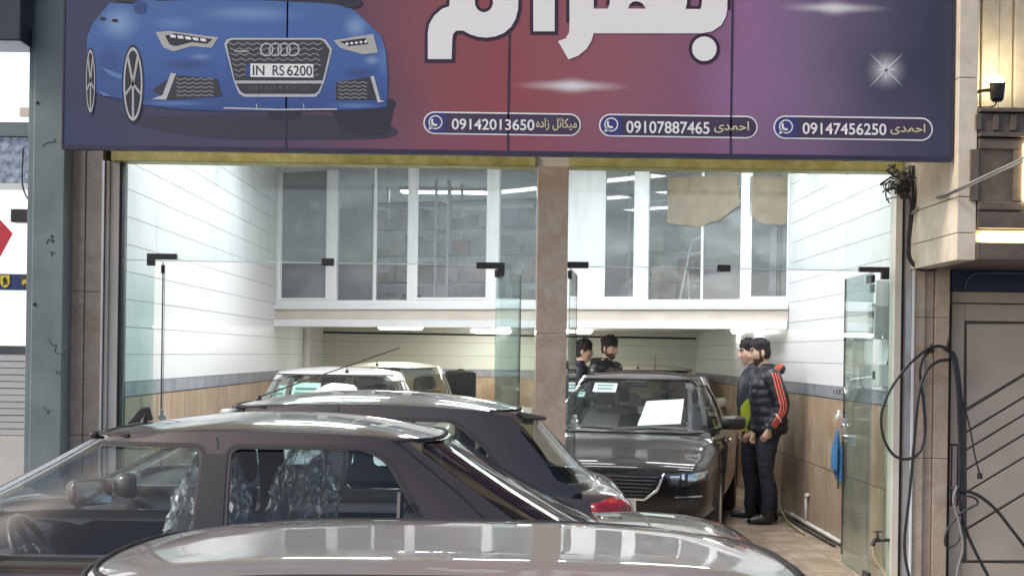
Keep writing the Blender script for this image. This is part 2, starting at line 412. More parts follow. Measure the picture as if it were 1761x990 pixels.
b = MB(); b.box((xa, YF + 0.02, 3.032), (XR + 0.35, YF + 0.3, 9.0)); b.build('wall', M_stone, t)
for k in range(3):
    b = MB(); b.box((-2.3 + k*1.8, YF - 0.01, 5.6), (-1.1 + k*1.8, YF + 0.05, 7.2)); w = b.build('window', M_alu, t)
    b = MB(); b.box((-2.22 + k*1.8, YF - 0.016, 5.68), (-1.18 + k*1.8, YF - 0.012, 7.12)); b.build('pane', M_blue_panel, w)

# glazing
ZT0, ZT1 = 2.235, 2.93
gy = YD
def pane(name, label, x0, x1, z0, z1, g, cat='glass pane'):
    b = MB(); b.box((x0, gy, z0), (x1, gy + 0.01, z1)); o = b.build(name, g)
    if z0 > 1:
        e = MB(); e.box((x0, gy - .001, z0 - .006), (x1, gy + .011, z0 - .0005)); e.build('polished_edge', mat('glass_edge', (0.55, 0.68, 0.66), 0.2, var=0.05), o)
    return tag(o, label, cat)
XLb0, XLb1 = PX(204, YD), PX(264, YD)
XLd0, XLd1 = PX(264, YD), PX(858, YD)
pane('transom_pane', 'narrow glass pane above the left sidelight by the pilaster', XLb0, PX(263, YD), ZT0 + 0.002, ZT1, G_shop)
pane('transom_pane', 'dusty glass transom above the open left double doorway', PX(264.5, YD), PX(835, YD), ZT0, ZT1, G_transom)
pane('transom_pane', 'narrow glass pane reaching the lintel beside the marble column', PX(836, YD), PX(857.5, YD), ZT0, ZT1, G_shop)
pane('sidelight_pane', 'tall glass sidelight between the left doorway and the marble column', PX(858.5, YD), xc0 - 0.004, 0.01, ZT1, G_shop)
pane('sidelight_pane', 'tall glass sidelight beside the left marble pilaster', XLb0, PX(263, YD), 0.01, ZT0 - 0.002, G_shop)
pane('transom_pane', 'dusty glass transom above the right doorway', xc1 + 0.004, PX(1516.5, YD), ZT0, ZT1, G_transom)
pane('sidelight_pane', 'tall narrow glass sidelight in front of the electric meters', PX(1517.5, YD), PX(1540, YD), 0.01, ZT1, G_shop)

def glass_door(label, hx, ang, w, hand):
    """pivot door: hinge at hx on the glass plane, ang = direction of the leaf from +x, in degrees"""
    t = thing('glass_door', label, 'door', (hx, gy + 0.005, 0.012), R(ang))
    b = MB(); b.box((0.0, -0.005, 0.0), (w, 0.005, ZT0 - 0.025)); b.build('pane', G_door, t, local=True)
    for z in (0.0, ZT0 - 0.10):
        b = MB(); b.box((-0.004, -0.014, z), (0.16, 0.014, z + 0.055)); b.build('patch_fitting', M_dark_metal, t, local=True, bevel=0.003)
    b = MB(); b.box((w - 0.002, -0.007, 0.06), (w + 0.006, 0.007, ZT0 - 0.03)); b.build('edge_seal', M_rubber, t, local=True)
    b = MB(); b.box((w - 0.10, -0.016, 1.00), (w - 0.005, 0.016, 1.12)); b.build('lock_case', M_alu, t, local=True, bevel=0.004)
    b = MB(); b.lathe([(0.018, -0.03), (0.022, -0.025), (0.022, 0.025), (0.018, 0.03)], (w - 0.06, 0, 1.06), (0, 1, 0), 14); b.build('lock_cylinder', M_chrome, t, local=True)
    return t
glass_door('open glass door leaf folded back against the left sidelight', PX(278, YD), 103, 0.95, 1)
glass_door('open glass door leaf standing before the marble column', PX(852, YD), 79, 0.95, -1)
glass_door('open glass door leaf on the right of the marble column', PX(978, YD), 84, 0.9, 1)
glass_door('open glass door leaf in front of the blue cloth and tiled wall', PX(1500, YD), 88.5, 0.92, -1)
def l_fitting(name, label, p0, p1, py0, py1, leg, legside):
    x0, x1 = PX(p0, YD), PX(p1, YD); z1, z0 = PZ(py0, YD, (p0+p1)/2), PZ(py1, YD, (p0+p1)/2)
    b = MB(); y0, y1 = gy - 0.016, gy + 0.026
    if leg:
        l0, l1 = (x0, x0 + 0.055) if legside < 0 else (x1 - 0.055, x1)
        pts = [(x0, z1), (x1, z1), (x1, z0), (l1, z0), (l1, z0 - leg), (l0, z0 - leg), (l0, z0)] if legside < 0 else \
              [(x0, z1), (x1, z1), (x1, z0 - leg), (l0, z0 - leg), (l0, z0), (x0, z0)]
        b.prism([Vector((x, y0, z)) for x, z in pts], (0, y1 - y0, 0))
    else: b.box((x0, y0, z0), (x1, y1, z1))
    tag(b.build(name, M_dark_metal, bevel=0.003), label, 'door fitting')
l_fitting('pivot_fitting', 'dark angled pivot fitting at the left end of the left doorway', 251, 302, 436, 446, 0.045, -1)
l_fitting('glass_connector', 'small dark connector plate on the transom over the left doorway', 551, 572, 444, 457, 0, 0)
l_fitting('pivot_fitting', 'dark angled pivot fitting at the left doorway near the marble column', 817, 866, 451, 462, 0.05, 1)
l_fitting('pivot_fitting', 'straight dark pivot fitting just right of the marble column', 974, 1010, 450, 461, 0, 0)
l_fitting('glass_connector', 'small dark connector plate on the transom over the right doorway', 1231, 1254, 455, 467, 0, 0)
l_fitting('pivot_fitting', 'dark angled pivot fitting beside the electric meters', 1475, 1527, 459, 468, 0.05, 1)

# ceiling lamps
def ceiling_light(x, y, z, label, grp, lx=1.2, ly=0.3, mt=None):
    t = thing('ceiling_light', label, 'ceiling light', (x, y, z), 0, grp)
    b = MB(); b.box((-lx/2, -ly/2, -0.05), (lx/2, ly/2, -0.001)); b.build('housing', M_white, t, local=True, bevel=0.006)
    b = MB(); b.box((-lx/2 + 0.02, -ly/2 + 0.02, -0.056), (lx/2 - 0.02, ly/2 - 0.02, -0.052)); b.build('diffuser', mt or M_led, t, local=True)
for x, row in ((-1.7, 'above the white saloon'), (0.1, 'in line with the marble column'), (1.9, 'above the black saloon')):
    for y, nth in ((11.2, 'first'), (12.6, 'second'), (14.0, 'third')):
        ceiling_light(x, y, ZC, 'long white ceiling lamp, %s from the glass front, %s' % (nth, row), 'lamps on the showroom ceiling')
def oval_lamp(x, y, z, label, lx=0.32, ly=0.12):
    t = thing('ceiling_light', label, 'ceiling light', (x, y, z))
    for nm, s, h0, h1, mt in (('base', 1.0, -0.02, -0.001, M_white), ('diffuser', 0.93, -0.055, -0.021, M_led_round)):
        b = MB(); n = 28
        r0 = [b.pt((lx*s*math.cos(2*math.pi*k/n), ly*s*math.sin(2*math.pi*k/n), h1)) for k in range(n)]
        r1 = [b.pt((lx*s*.9*math.cos(2*math.pi*k/n), ly*s*.85*math.sin(2*math.pi*k/n), h0)) for k in range(n)]
        b.f += [[r0[k], r0[(k+1) % n], r1[(k+1) % n], r1[k]] for k in range(n)] + [r1[::-1], r0]
        b.build(nm, mt, t, local=True)
oval_lamp(PX(688, 18.4), 18.4, 1.95, 'oval white lamp under the mezzanine above the white cars')
oval_lamp(PX(1322, 16.2), 16.2, 1.95, 'oval white lamp under the mezzanine by the right wall', 0.34)
oval_lamp(PX(1282, 17.6), 17.6, 1.95, 'smaller oval lamp under the mezzanine above the two men', 0.2)
oval_lamp(0.42, 15.95, 1.95, 'added oval white lamp hidden behind the marble column to light the men')  # added out of view to brighten the men's faces
oval_lamp(0.9, 19.4, 1.95, 'added oval white lamp under the mezzanine above the cream cars')  # extra lamp put in to brighten the space below the mezzanine
oval_lamp(-0.2, 20.6, 1.95, 'added oval white lamp under the mezzanine near the back wall')  # another added lamp, more fill towards the back wall
# lamp added to light the mezzanine store from within
ceiling_light(-0.8, 18.6, ZC, 'added white ceiling lamp inside the mezzanine store', None, 1.2, 0.3)
# pipes under the mezzanine
b = MB(); b.tube([(XL + 0.02, YB - 0.04, 1.885), (XR - 0.02, YB - 0.04, 1.87)], 0.014, 8)
tag(b.build('pipe', M_black, smooth=True), 'thin black pipe along the top of the back wall', 'pipe')
b = MB(); b.tube([(PX(526, 19.4), 19.4, 0.0), (PX(526, 19.4), 19.4, 1.95)], 0.055, 14)
tag(b.build('downpipe', M_pipe, smooth=True), 'white vertical drain pipe under the mezzanine', 'pipe')
# ================================================================== SIGN
def ramp_node(N, stops):
    r = N.new('ShaderNodeValToRGB'); e = r.color_ramp.elements
    e[0].position, e[0].color = stops[0][0], (*stops[0][1], 1)
    e[1].position, e[1].color = stops[-1][0], (*stops[-1][1], 1)
    for p, c in stops[1:-1]:
        k = e.new(p); k.color = (*c, 1)
    return r
def sign_print():
    m, nt, b = nodes_of('printed_banner'); N, Lk = nt.nodes, nt.links
    tc = N.new('ShaderNodeTexCoord'); sp = N.new('ShaderNodeSeparateXYZ'); Lk.new(tc.outputs['Object'], sp.inputs[0])
    x0, x1 = P(108, 150, YS).x, P(1637, 150, YS).x
    mx = N.new('ShaderNodeMapRange'); mx.inputs[1].default_value = x0; mx.inputs[2].default_value = x1
    n = N.new('ShaderNodeTexNoise'); n.inputs['Scale'].default_value = 1.6; n.inputs['Detail'].default_value = 5
    Lk.new(tc.outputs['Object'], n.inputs['Vector'])
    ad = N.new('ShaderNodeMath'); ad.operation = 'MULTIPLY_ADD'; ad.inputs[1].default_value = 0.14
    Lk.new(n.outputs[0], ad.inputs[0]); Lk.new(sp.outputs['X'], mx.inputs[0])
    sb = N.new('ShaderNodeMath'); sb.operation = 'SUBTRACT'; sb.inputs[1].default_value = 0.07
    Lk.new(mx.outputs[0], ad.inputs[2]); Lk.new(ad.outputs[0], sb.inputs[0])
    r = ramp_node(N, [(0.0, (0.026, 0.035, 0.085)), (0.17, (0.040, 0.045, 0.085)), (0.30, (0.085, 0.045, 0.075)), (0.40, (0.20, 0.065, 0.082)),
                      (0.50, (0.25, 0.058, 0.066)), (0.60, (0.25, 0.085, 0.11)), (0.70, (0.21, 0.085, 0.145)), (0.76, (0.25, 0.125, 0.25)),
                      (0.83, (0.175, 0.115, 0.21)), (0.90, (0.095, 0.075, 0.135)), (0.95, (0.055, 0.052, 0.09)), (1.0, (0.030, 0.034, 0.062))])
    Lk.new(sb.outputs[0], r.inputs[0]); last = r.outputs[0]
    # vertical drift: lower edge turns blue-violet
    mz_ = N.new('ShaderNodeMapRange'); mz_.inputs[1].default_value = 2.86; mz_.inputs[2].default_value = 3.25; mz_.inputs[3].default_value = 0.55; mz_.inputs[4].default_value = 0.0
    Lk.new(sp.outputs['Z'], mz_.inputs[0])
    mm = N.new('ShaderNodeMix'); mm.data_type = 'RGBA'; Lk.new(mz_.outputs[0], mm.inputs[0]); Lk.new(last, mm.inputs[6])
    r2 = ramp_node(N, [(0.0, (0.03, 0.045, 0.12)), (0.3, (0.12, 0.07, 0.13)), (0.5, (0.20, 0.07, 0.12)), (0.75, (0.17, 0.09, 0.17)), (1.0, (0.03, 0.04, 0.10))])
    Lk.new(mx.outputs[0], r2.inputs[0]); Lk.new(r2.outputs[0], mm.inputs[7]); last = mm.outputs[2]
    # printed sparkles
    def spark(px, py, rx, rz, power, gain):
        nonlocal last
        c = P(px, py, YS)
        vs = N.new('ShaderNodeVectorMath'); vs.operation = 'SUBTRACT'; vs.inputs[1].default_value = (c.x, 0, c.z); Lk.new(tc.outputs['Object'], vs.inputs[0])
        vm = N.new('ShaderNodeVectorMath'); vm.operation = 'MULTIPLY'; vm.inputs[1].default_value = (1/rx, 0, 1/rz); Lk.new(vs.outputs[0], vm.inputs[0])
        ln = N.new('ShaderNodeVectorMath'); ln.operation = 'LENGTH'; Lk.new(vm.outputs[0], ln.inputs[0])
        a = N.new('ShaderNodeMath'); a.operation = 'SUBTRACT'; a.use_clamp = True; a.inputs[0].default_value = 1.0; Lk.new(ln.outputs['Value'], a.inputs[1])
        p = N.new('ShaderNodeMath'); p.operation = 'POWER'; p.inputs[1].default_value = power; Lk.new(a.outputs[0], p.inputs[0])
        g = N.new('ShaderNodeMath'); g.operation = 'MULTIPLY'; g.use_clamp = True; g.inputs[1].default_value = gain; Lk.new(p.outputs[0], g.inputs[0])
        k = N.new('ShaderNodeMix'); k.data_type = 'RGBA'; Lk.new(g.outputs[0], k.inputs[0]); Lk.new(last, k.inputs[6]); k.inputs[7].default_value = (0.62, 0.62, 0.64, 1)
        last = k.outputs[2]
    spark(984, 148, 0.42, 0.045, 1.6, 1.1); spark(984, 148, 0.16, 0.07, 1.8, 1.0)
    spark(1435, 14, 0.40, 0.04, 1.6, 1.1); spark(1435, 14, 0.15, 0.07, 1.8, 1.0)
    spark(1524, 121, 0.15, 0.15, 2.0, 1.1); spark(1524, 121, 0.05, 0.05, 1.0, 1.4)
    # (sparkle rays are printed separately)
    # woven vinyl grain
    wv = N.new('ShaderNodeTexNoise'); wv.inputs['Scale'].default_value = 60; wv.inputs['Detail'].default_value = 3
    mp = N.new('ShaderNodeMapping'); mp.inputs['Scale'].default_value = (1, 1, 3); Lk.new(tc.outputs['Object'], mp.inputs[0]); Lk.new(mp.outputs[0], wv.inputs['Vector'])
    hs = N.new('ShaderNodeHueSaturation'); mr = N.new('ShaderNodeMapRange'); mr.inputs[3].default_value = 0.8; mr.inputs[4].default_value = 1.25
    Lk.new(wv.outputs[0], mr.inputs[0]); Lk.new(mr.outputs[0], hs.inputs['Value']); Lk.new(last, hs.inputs['Color'])
    Lk.new(hs.outputs[0], b.inputs['Base Color']); b.inputs['Roughness'].default_value = 0.5
    bp = N.new('ShaderNodeBump'); bp.inputs['Strength'].default_value = 0.15; bp.inputs['Distance'].default_value = 0.004
    Lk.new(n.outputs[0], bp.inputs['Height']); Lk.new(bp.outputs[0], b.inputs['Normal'])
    return m
M_print = sign_print()
ZS0, ZS1 = 2.875, 4.6
sign = thing('shop_sign', 'wide printed shop sign with a blue car and white lettering above the glazing', 'sign', (0, YS, ZS0))
sx = [P(108, 200, YS).x, P(492, 200, YS).x, P(874, 200, YS).x, P(1257, 200, YS).x, P(1637, 200, YS).x]
for k in range(4):
    b = MB(); b.box((sx[k] + 0.006, YS, ZS0 + 0.03), (sx[k+1] - 0.006, YS + 0.03, ZS1)); b.build('panel', M_print, sign)
M_sign_frame = mat('dark_sign_frame', (0.025, 0.022, 0.05), 0.45, var=0.2)
b = MB(); b.box((sx[0] - 0.003, YS - 0.006, ZS0), (sx[-1] + 0.003, YS + 0.055, ZS0 + 0.0295)); b.build('bottom_rail', M_sign_frame, sign)
for k in range(5):
    b = MB(); b.box((sx[k] - 0.0055, YS - 0.003, ZS0 + 0.03), (sx[k] + 0.0055, YS + 0.06, ZS1)); b.build('seam', M_sign_frame, sign)
b = MB(); b.box((sx[0], YS + 0.031, ZS0 + 0.0296), (sx[-1], YS + 0.055, ZS1 - 0.001)); b.build('backing', M_alu, sign)
for k in range(6):
    b = MB(); xx = sx[0] + 0.3 + k*1.02; b.box((xx, YS + 0.056, 3.35), (xx + 0.04, YF + 0.019, 3.39)); b.build('wall_bracket', M_dark_metal, sign)

def prn(name, col, rough=0.5, var=0.06):
    return mat('print_' + name, col, rough, var=var, scale=25)

def blue_print():
    m, nt, b = nodes_of('print_blue_car'); N, Lk = nt.nodes, nt.links
    tc = N.new('ShaderNodeTexCoord'); sp = N.new('ShaderNodeSeparateXYZ'); Lk.new(tc.outputs['Object'], sp.inputs[0])
    n = N.new('ShaderNodeTexNoise'); n.inputs['Scale'].default_value = 2.4; n.inputs['Detail'].default_value = 6; Lk.new(tc.outputs['Object'], n.inputs['Vector'])
    mr = N.new('ShaderNodeMapRange'); mr.inputs[1].default_value = 3.15; mr.inputs[2].default_value = 3.95; Lk.new(sp.outputs['Z'], mr.inputs[0])
    ad = N.new('ShaderNodeMath'); ad.operation = 'MULTIPLY_ADD'; ad.inputs[1].default_value = 0.35; Lk.new(n.outputs[0], ad.inputs[0]); Lk.new(mr.outputs[0], ad.inputs[2])
    r = ramp_node(N, [(0.1, (0.03, 0.065, 0.21)), (0.45, (0.045, 0.10, 0.30)), (0.75, (0.055, 0.125, 0.34)), (1.1, (0.06, 0.13, 0.33))]); Lk.new(ad.outputs[0], r.inputs[0]); last = r.outputs[0]
    for (px, py, rx, rz, col, gain) in ((430, 24, .42, .07, (0.16, 0.28, 0.50), .8), (612, 46, .10, .10, (0.20, 0.32, 0.52), .9), (300, 40, .18, .06, (0.13, 0.24, 0.46), .7), (205, 40, .16, .14, (0.20, 0.33, 0.52), .9),
                                     (320, 112, .22, .05, (0.03, 0.055, 0.17), .8), (620, 126, .16, .05, (0.03, 0.055, 0.17), .8), (660, 100, .05, .16, (0.12, 0.22, 0.42), .6), (300, 178, .30, .025, (0.12, 0.22, 0.44), .7), (610, 182, .22, .025, (0.12, 0.22, 0.44), .7),
                                     (190, 110, .14, .20, (0.03, 0.06, 0.18), .7), (345, 98, .10, .03, (0.2, 0.3, 0.5), .6), (640, 104, .07, .04, (0.3, 0.4, 0.55), .6), (560, 100, .03, .15, (0.03, .06, .2), .6), (395, 100, .03, .15, (0.03, .06, .2), .6)):
        c = P(px, py, YS)
        vs = N.new('ShaderNodeVectorMath'); vs.operation = 'SUBTRACT'; vs.inputs[1].default_value = (c.x, 0, c.z); Lk.new(tc.outputs['Object'], vs.inputs[0])
        vm = N.new('ShaderNodeVectorMath'); vm.operation = 'MULTIPLY'; vm.inputs[1].default_value = (1/rx, 0, 1/rz); Lk.new(vs.outputs[0], vm.inputs[0])
        ln = N.new('ShaderNodeVectorMath'); ln.operation = 'LENGTH'; Lk.new(vm.outputs[0], ln.inputs[0])
        a = N.new('ShaderNodeMapRange'); a.interpolation_type = 'SMOOTHSTEP'; a.inputs[3].default_value = gain; a.inputs[4].default_value = 0.0; Lk.new(ln.outputs['Value'], a.inputs[0])
        k = N.new('ShaderNodeMix'); k.data_type = 'RGBA'; Lk.new(a.outputs[0], k.inputs[0]); Lk.new(last, k.inputs[6]); k.inputs[7].default_value = (*col, 1); last = k.outputs[2]
    Lk.new(last, b.inputs['Base Color']); b.inputs['Roughness'].default_value = 0.5
    return m
K_blue = blue_print(); K_blue_l = prn('light_blue', (0.105, 0.20, 0.40)); K_blue_d = prn('deep_blue', (0.03, 0.06, 0.19))
K_dark = prn('charcoal', (0.022, 0.024, 0.035)); K_grille = prn('grille', (0.035, 0.037, 0.045)); K_silver = prn('silver', (0.46, 0.47, 0.48))
K_white = prn('white', (0.74, 0.74, 0.73), var=0.015); K_shadow = prn('shadow', (0.035, 0.035, 0.06)); K_outline = prn('outline', (0.03, 0.012, 0.03))
K_navy = prn('navy', (0.035, 0.04, 0.17)); K_cream = prn('cream', (0.60, 0.55, 0.33)); K_lamp = prn('lamp', (0.40, 0.40, 0.38)); K_pill = prn('pill', (0.05, 0.035, 0.075))
def flat(name, loops, mt, layer, parent=sign, Y=YS, expand=0.0):
    """flat print: closed loops in photo pixels (first outer, others holes) laid on the sign face"""
    cu = bpy.data.curves.new(name, 'CURVE'); cu.dimensions = '2D'; cu.fill_mode = 'BOTH'
    for li_, lp in enumerate(loops):
        area = sum(lp[k-1][0]*lp[k][1] - lp[k][0]*lp[k-1][1] for k in range(len(lp)))
        if (area > 0) == (li_ == 0): lp = lp[::-1]      # outer loops one way round, holes the other
        s = cu.splines.new('POLY'); s.points.add(len(lp) - 1)
        for q, (x, y) in zip(s.points, lp):
            w = P(x, y, Y); q.co = (w.x, w.z, 0, 1)
        s.use_cyclic_u = True
    cu.offset = expand
    tmp = bpy.data.objects.new(name, cu); COL.objects.link(tmp)
    me = bpy.data.meshes.new_from_object(tmp.evaluated_get(bpy.context.evaluated_depsgraph_get()))
    bpy.data.objects.remove(tmp); bpy.data.curves.remove(cu)
    yy = Y - 0.0008 * layer - 0.0006
    for v in me.vertices: v.co = (v.co.x, yy, v.co.y)
    me.materials.clear(); me.materials.append(mt)
    bm = bmesh.new(); bm.from_mesh(me); bmesh.ops.recalc_face_normals(bm, faces=bm.faces)
    for f in bm.faces:
        if f.normal.y > 0: f.normal_flip()
    bm.to_mesh(me); bm.free()
    return link(name, me, None, parent)
def stroke(name, pts, wpx, mt, layer, parent=sign, Y=YS, closed=False):
    """thin printed line through pixel points"""
    b = MB(); yy = Y - 0.0008*layer - 0.0006
    n = len(pts); L_, R_ = [], []
    for k in range(n):
        a = Vector(pts[(k-1) % n] if (closed or k) else pts[k]); c = Vector(pts[(k+1) % n] if (closed or k < n-1) else pts[k])
        d = (c - a); d = d.normalized() if d.length else Vector((1, 0)); nn = Vector((-d.y, d.x)) * wpx/2; p = Vector(pts[k])
        for lst, q in ((L_, p + nn), (R_, p - nn)):
            w = P(q.x, q.y, Y); lst.append(b.pt((w.x, yy, w.z)))
    for k in range(n if closed else n - 1): b.f.append([L_[k], L_[(k+1) % n], R_[(k+1) % n], R_[k]])
    return b.build(name, mt, parent)
def ell(cx, cy, rx, ry, n=28): return [(cx + rx*math.cos(2*math.pi*k/n), cy + ry*math.sin(2*math.pi*k/n)) for k in range(n)]
def smooth_loop(pts, n=5):
    v = [Vector((x, y, 0)) for x, y in pts]; m_ = len(v); out = []
    for i in range(m_):
        p0, p1, p2, p3 = v[i-1], v[i], v[(i+1) % m_], v[(i+2) % m_]
        for k in range(n):
            t = k/n
            q = 0.5*((2*p1) + (p2-p0)*t + (2*p0-5*p1+4*p2-p3)*t*t + (3*p1-p0-3*p2+p3)*t**3); out.append((q.x, q.y))
    return out
def text(name, body, rect, mt, layer, parent=sign, Y=YS, bold=0.0, shear=0.0):
    """flat lettering fitted into the photo-pixel rectangle (x0, y0, x1, y1)"""
    cu = bpy.data.curves.new(name, 'FONT'); cu.body = body; cu.offset = bold; cu.shear = shear
    tmp = bpy.data.objects.new(name, cu); COL.objects.link(tmp)
    me = bpy.data.meshes.new_from_object(tmp.evaluated_get(bpy.context.evaluated_depsgraph_get()))
    bpy.data.objects.remove(tmp); bpy.data.curves.remove(cu)
    xs = [v.co.x for v in me.vertices]; ys = [v.co.y for v in me.vertices]
    a0, a1, c0, c1 = min(xs), max(xs), min(ys), max(ys)
    x0, y0, x1, y1 = rect; yy = Y - 0.0008*layer - 0.0006
    for v in me.vertices:
        fx = (v.co.x - a0)/(a1 - a0); fy = (v.co.y - c0)/(c1 - c0)
        # the lettering runs level along the sign
        w = P(x0 + (x1-x0)*fx, y1 + (y0-y1)*fy + (x1-x0)*(fx-0.5)*math.tan(ROLL), Y); v.co = (w.x, yy, w.z)
    me.materials.clear(); me.materials.append(mt)
    bm = bmesh.new(); bm.from_mesh(me)
    bmesh.ops.recalc_face_normals(bm, faces=bm.faces)
    for f in bm.faces:
        if f.normal.y > 0: f.normal_flip()
    bm.to_mesh(me); bm.free()
    return link(name, me, None, parent)

# --- printed blue car
flat('printed_shadow', [smooth_loop([(205,196),(300,200),(400,196),(560,198),(668,215),(672,236),(560,240),(380,238),(260,220)])], K_shadow, 1)
flat('printed_tyre', [smooth_loop([(576,180),(672,170),(674,196),(668,222),(655,232),(600,230),(584,216)])], K_dark, 2)
flat('printed_tyre', [ell(489,196,30,13)], K_dark, 2)
flat('printed_car_body', [[(150,64),(160,40),(171,27),(189,5),(236,8),(250,-60),(580,-60),(598,10),(622,30),(640,47),(655,62),(663,85),(667,130),(666,184),(640,187),(600,189),(400,192),(310,188),(248,181),(214,172),(170,163),(158,150),(150,110)]], K_blue, 3)
flat('printed_windscreen', [[(262,-60),(268,2),(330,0),(450,1),(560,6),(590,10),(572,-60)]], K_dark, 4)
flat('printed_window', [[(196,-40),(200,3),(236,6),(240,-40)]], K_dark, 4)
flat('printed_mirror', [smooth_loop([(233,2),(250,5),(251,20),(240,24),(231,18)])], K_blue_d, 5)
flat('printed_mirror', [smooth_loop([(582,4),(600,-2),(622,2),(618,12),(596,14)])], K_dark, 5)
for pts in ([(174,116),(212,130),(211,138),(190,130)], [(171,156),(192,166),(178,165)]): flat('printed_highlight', [pts], K_blue_l, 5)
for (x, y) in ((177, 33), (198, 36)): flat('printed_door_handle', [ell(x, y, 6, 3)], K_dark, 5)
# wheels
for (cx, cy, rx, ry) in ((229, 145, 19, 68), (156, 140, 9, 58)):
    flat('printed_wheel', [ell(cx, cy, rx, ry)], K_dark, 5); flat('printed_rim', [ell(cx, cy, rx*.86, ry*.93), ell(cx, cy, rx*.72, ry*.85)], K_silver, 6)
    for a in range(5):
        an = a*2*math.pi/5 + 0.3
        stroke('printed_spoke', [(cx, cy), (cx + rx*.76*math.cos(an), cy + ry*.86*math.sin(an))], max(2.2, rx*.2), K_lamp, 7)
# headlamps
flat('printed_headlamp', [[(268,56),(290,54),(376,65),(364,83),(330,80),(298,89),(281,82)]], K_lamp, 5)
flat('printed_headlamp', [[(284,62),(300,58),(366,68),(356,76),(330,73),(302,80),(292,77)]], K_dark, 6)
flat('printed_headlamp', [[(574,70),(642,59),(650,91),(624,94),(585,83)]], K_lamp, 5)
flat('printed_headlamp', [[(584,72),(628,66),(634,76),(600,80)]], K_dark, 6)
for k in range(5):
    flat('printed_lamp_bar', [[(292+k*13, 60+k*1.6),(302+k*13,61+k*1.6),(303+k*13,66+k*1.6),(294+k*13,65+k*1.6)]], K_white, 7)
    flat('printed_lamp_bar', [ell(597+k*8, 76-k*0.9, 2.6, 2.2, 10)], K_white, 7)
# grille
gr = [(386,76),(390,69),(398,66),(552,66),(560,69),(571,84),(570,92),(558,140),(550,160),(543,167),(420,167),(411,161),(403,142)]
flat('printed_grille_rim', [gr], K_silver, 5)
gi = [(390,78),(394,71),(400,69),(551,69),(557,72),(567,86),(566,92),(555,139),(404,139)]
flat('printed_grille', [gi], K_grille, 6)
flat('printed_lower_grille', [[(406,144),(554,144),(547,158),(541,162),(421,162),(414,158)]], K_grille, 6)
for k in range(7):
    yy = 74 + k*9
    stroke('printed_mesh_line', [(394 + k*1.6 + j*8, yy + (4 if j % 2 else 0)) for j in range(int((558 - k*1.0 - 394 - k*1.6)/8) + 1)], 1.1, K_lamp, 7)
text('printed_lettering', 'quattro', (428, 147, 534, 158), prn('grey', (0.075, 0.075, 0.08)), 7, bold=0.01)
for cx in (459, 474, 489, 504): flat('printed_ring', [ell(cx, 86, 11.6, 11.6), ell(cx, 86, 9.2, 9.2)], K_silver, 8)
stroke('printed_badge', [(404,89),(428,89)], 2.5, K_lamp, 8)
flat('printed_plate', [[(431,110),(539,111),(539,134),(431,133)]], K_white, 8); flat('printed_plate_band', [[(423,110),(431,110),(431,133),(423,133)]], K_blue_d, 8)
for tx_, rc_ in (('IN', (435, 113, 455, 130)), ('RS', (469, 113, 489, 130.5)), ('6200', (494, 113.5, 537, 131))): text('printed_plate_number', tx_, rc_, K_dark, 9, bold=0.008)
# bumper intakes
flat('printed_intake', [[(262,156),(300,129),(374,136),(382,166),(290,172)]], K_grille, 5); flat('printed_blade', [[(294,126),(303,127),(286,172),(261,171),(280,164)]], K_silver, 6)
flat('printed_intake', [[(578,142),(640,132),(652,172),(578,172)]], K_grille, 5); flat('printed_blade', [[(637,132),(643,131),(654,172),(662,175),(650,177)]], K_silver, 6)
for k in range(5):
    stroke('printed_mesh_line', [(304 + j*7, 135 + k*7 + (3 if j % 2 else 0)) for j in range(10)], 1.0, K_lamp, 6)
    stroke('printed_mesh_line', [(582 + j*7, 141 + k*6.5 + (3 if j % 2 else 0)) for j in range(8)], 1.0, K_lamp, 6)
stroke('printed_splitter', [(385,186),(480,189),(580,188)], 2.6, K_silver, 6)
for x in (441, 522): stroke('printed_splitter', [(x,179),(x+1,187)], 1.6, K_silver, 6)

# --- big white lettering (runs out of the top of the picture)
def z3(l): return [(700 + x/2.935, y/2.935) for x, y in l]
meem = z3([(105,300),(225,300),(228,205),(232,175),(248,157),(282,156),(320,176),(360,188),(402,192),(445,186),(490,168),(525,138),(548,98),(560,50),(562,0),(556,-60),(530,-120),(480,-165),(400,-180),(310,-170),(250,-130),(225,-70),(216,0),(213,34),(178,46),(138,80),(112,125),(105,170)])
meem_hole = z3([(388 + 46*math.cos(2*math.pi*k/24), 12 + 52*math.sin(2*math.pi*k/24)) for k in range(24)])
alef = z3([(637,160),(745,160),(745,-520),(637,-520)])
body_ = z3([(818,-420),(820,120),(818,165),(800,196),(762,210),(815,302),(862,284),(905,250),(930,210),(942,170),(1490,170),(1540,160),(1585,130),(1608,90),(1616,50),(1616,-200),(1490,-200),(1488,20),(1482,48),(1405,48),(1412,20),(1416,-60),(1390,-140),(1330,-190),(1180,-210),(1080,-170),(1035,-80),(1022,20),(1014,46),(942,46),(940,-420)])
hole1 = z3([(1116,46),(1122,26),(1140,10),(1162,8),(1186,18),(1200,34),(1206,46)])
hole2 = z3([(1275,48),(1300,0),(1310,-60),(1270,-110),(1262,-40)])
dot = z3([(1500 + 62*math.cos(2*math.pi*k/32), 248 + 62*math.sin(2*math.pi*k/32)) for k in range(32)])
for loops in ([meem, meem_hole], [alef], [body_, hole1], [dot]):
    flat('lettering_outline', loops, K_outline, 2, expand=0.021)
for loops in ([meem, meem_hole], [alef], [body_, hole1], [dot]):
    flat('lettering', loops, K_white, 4)

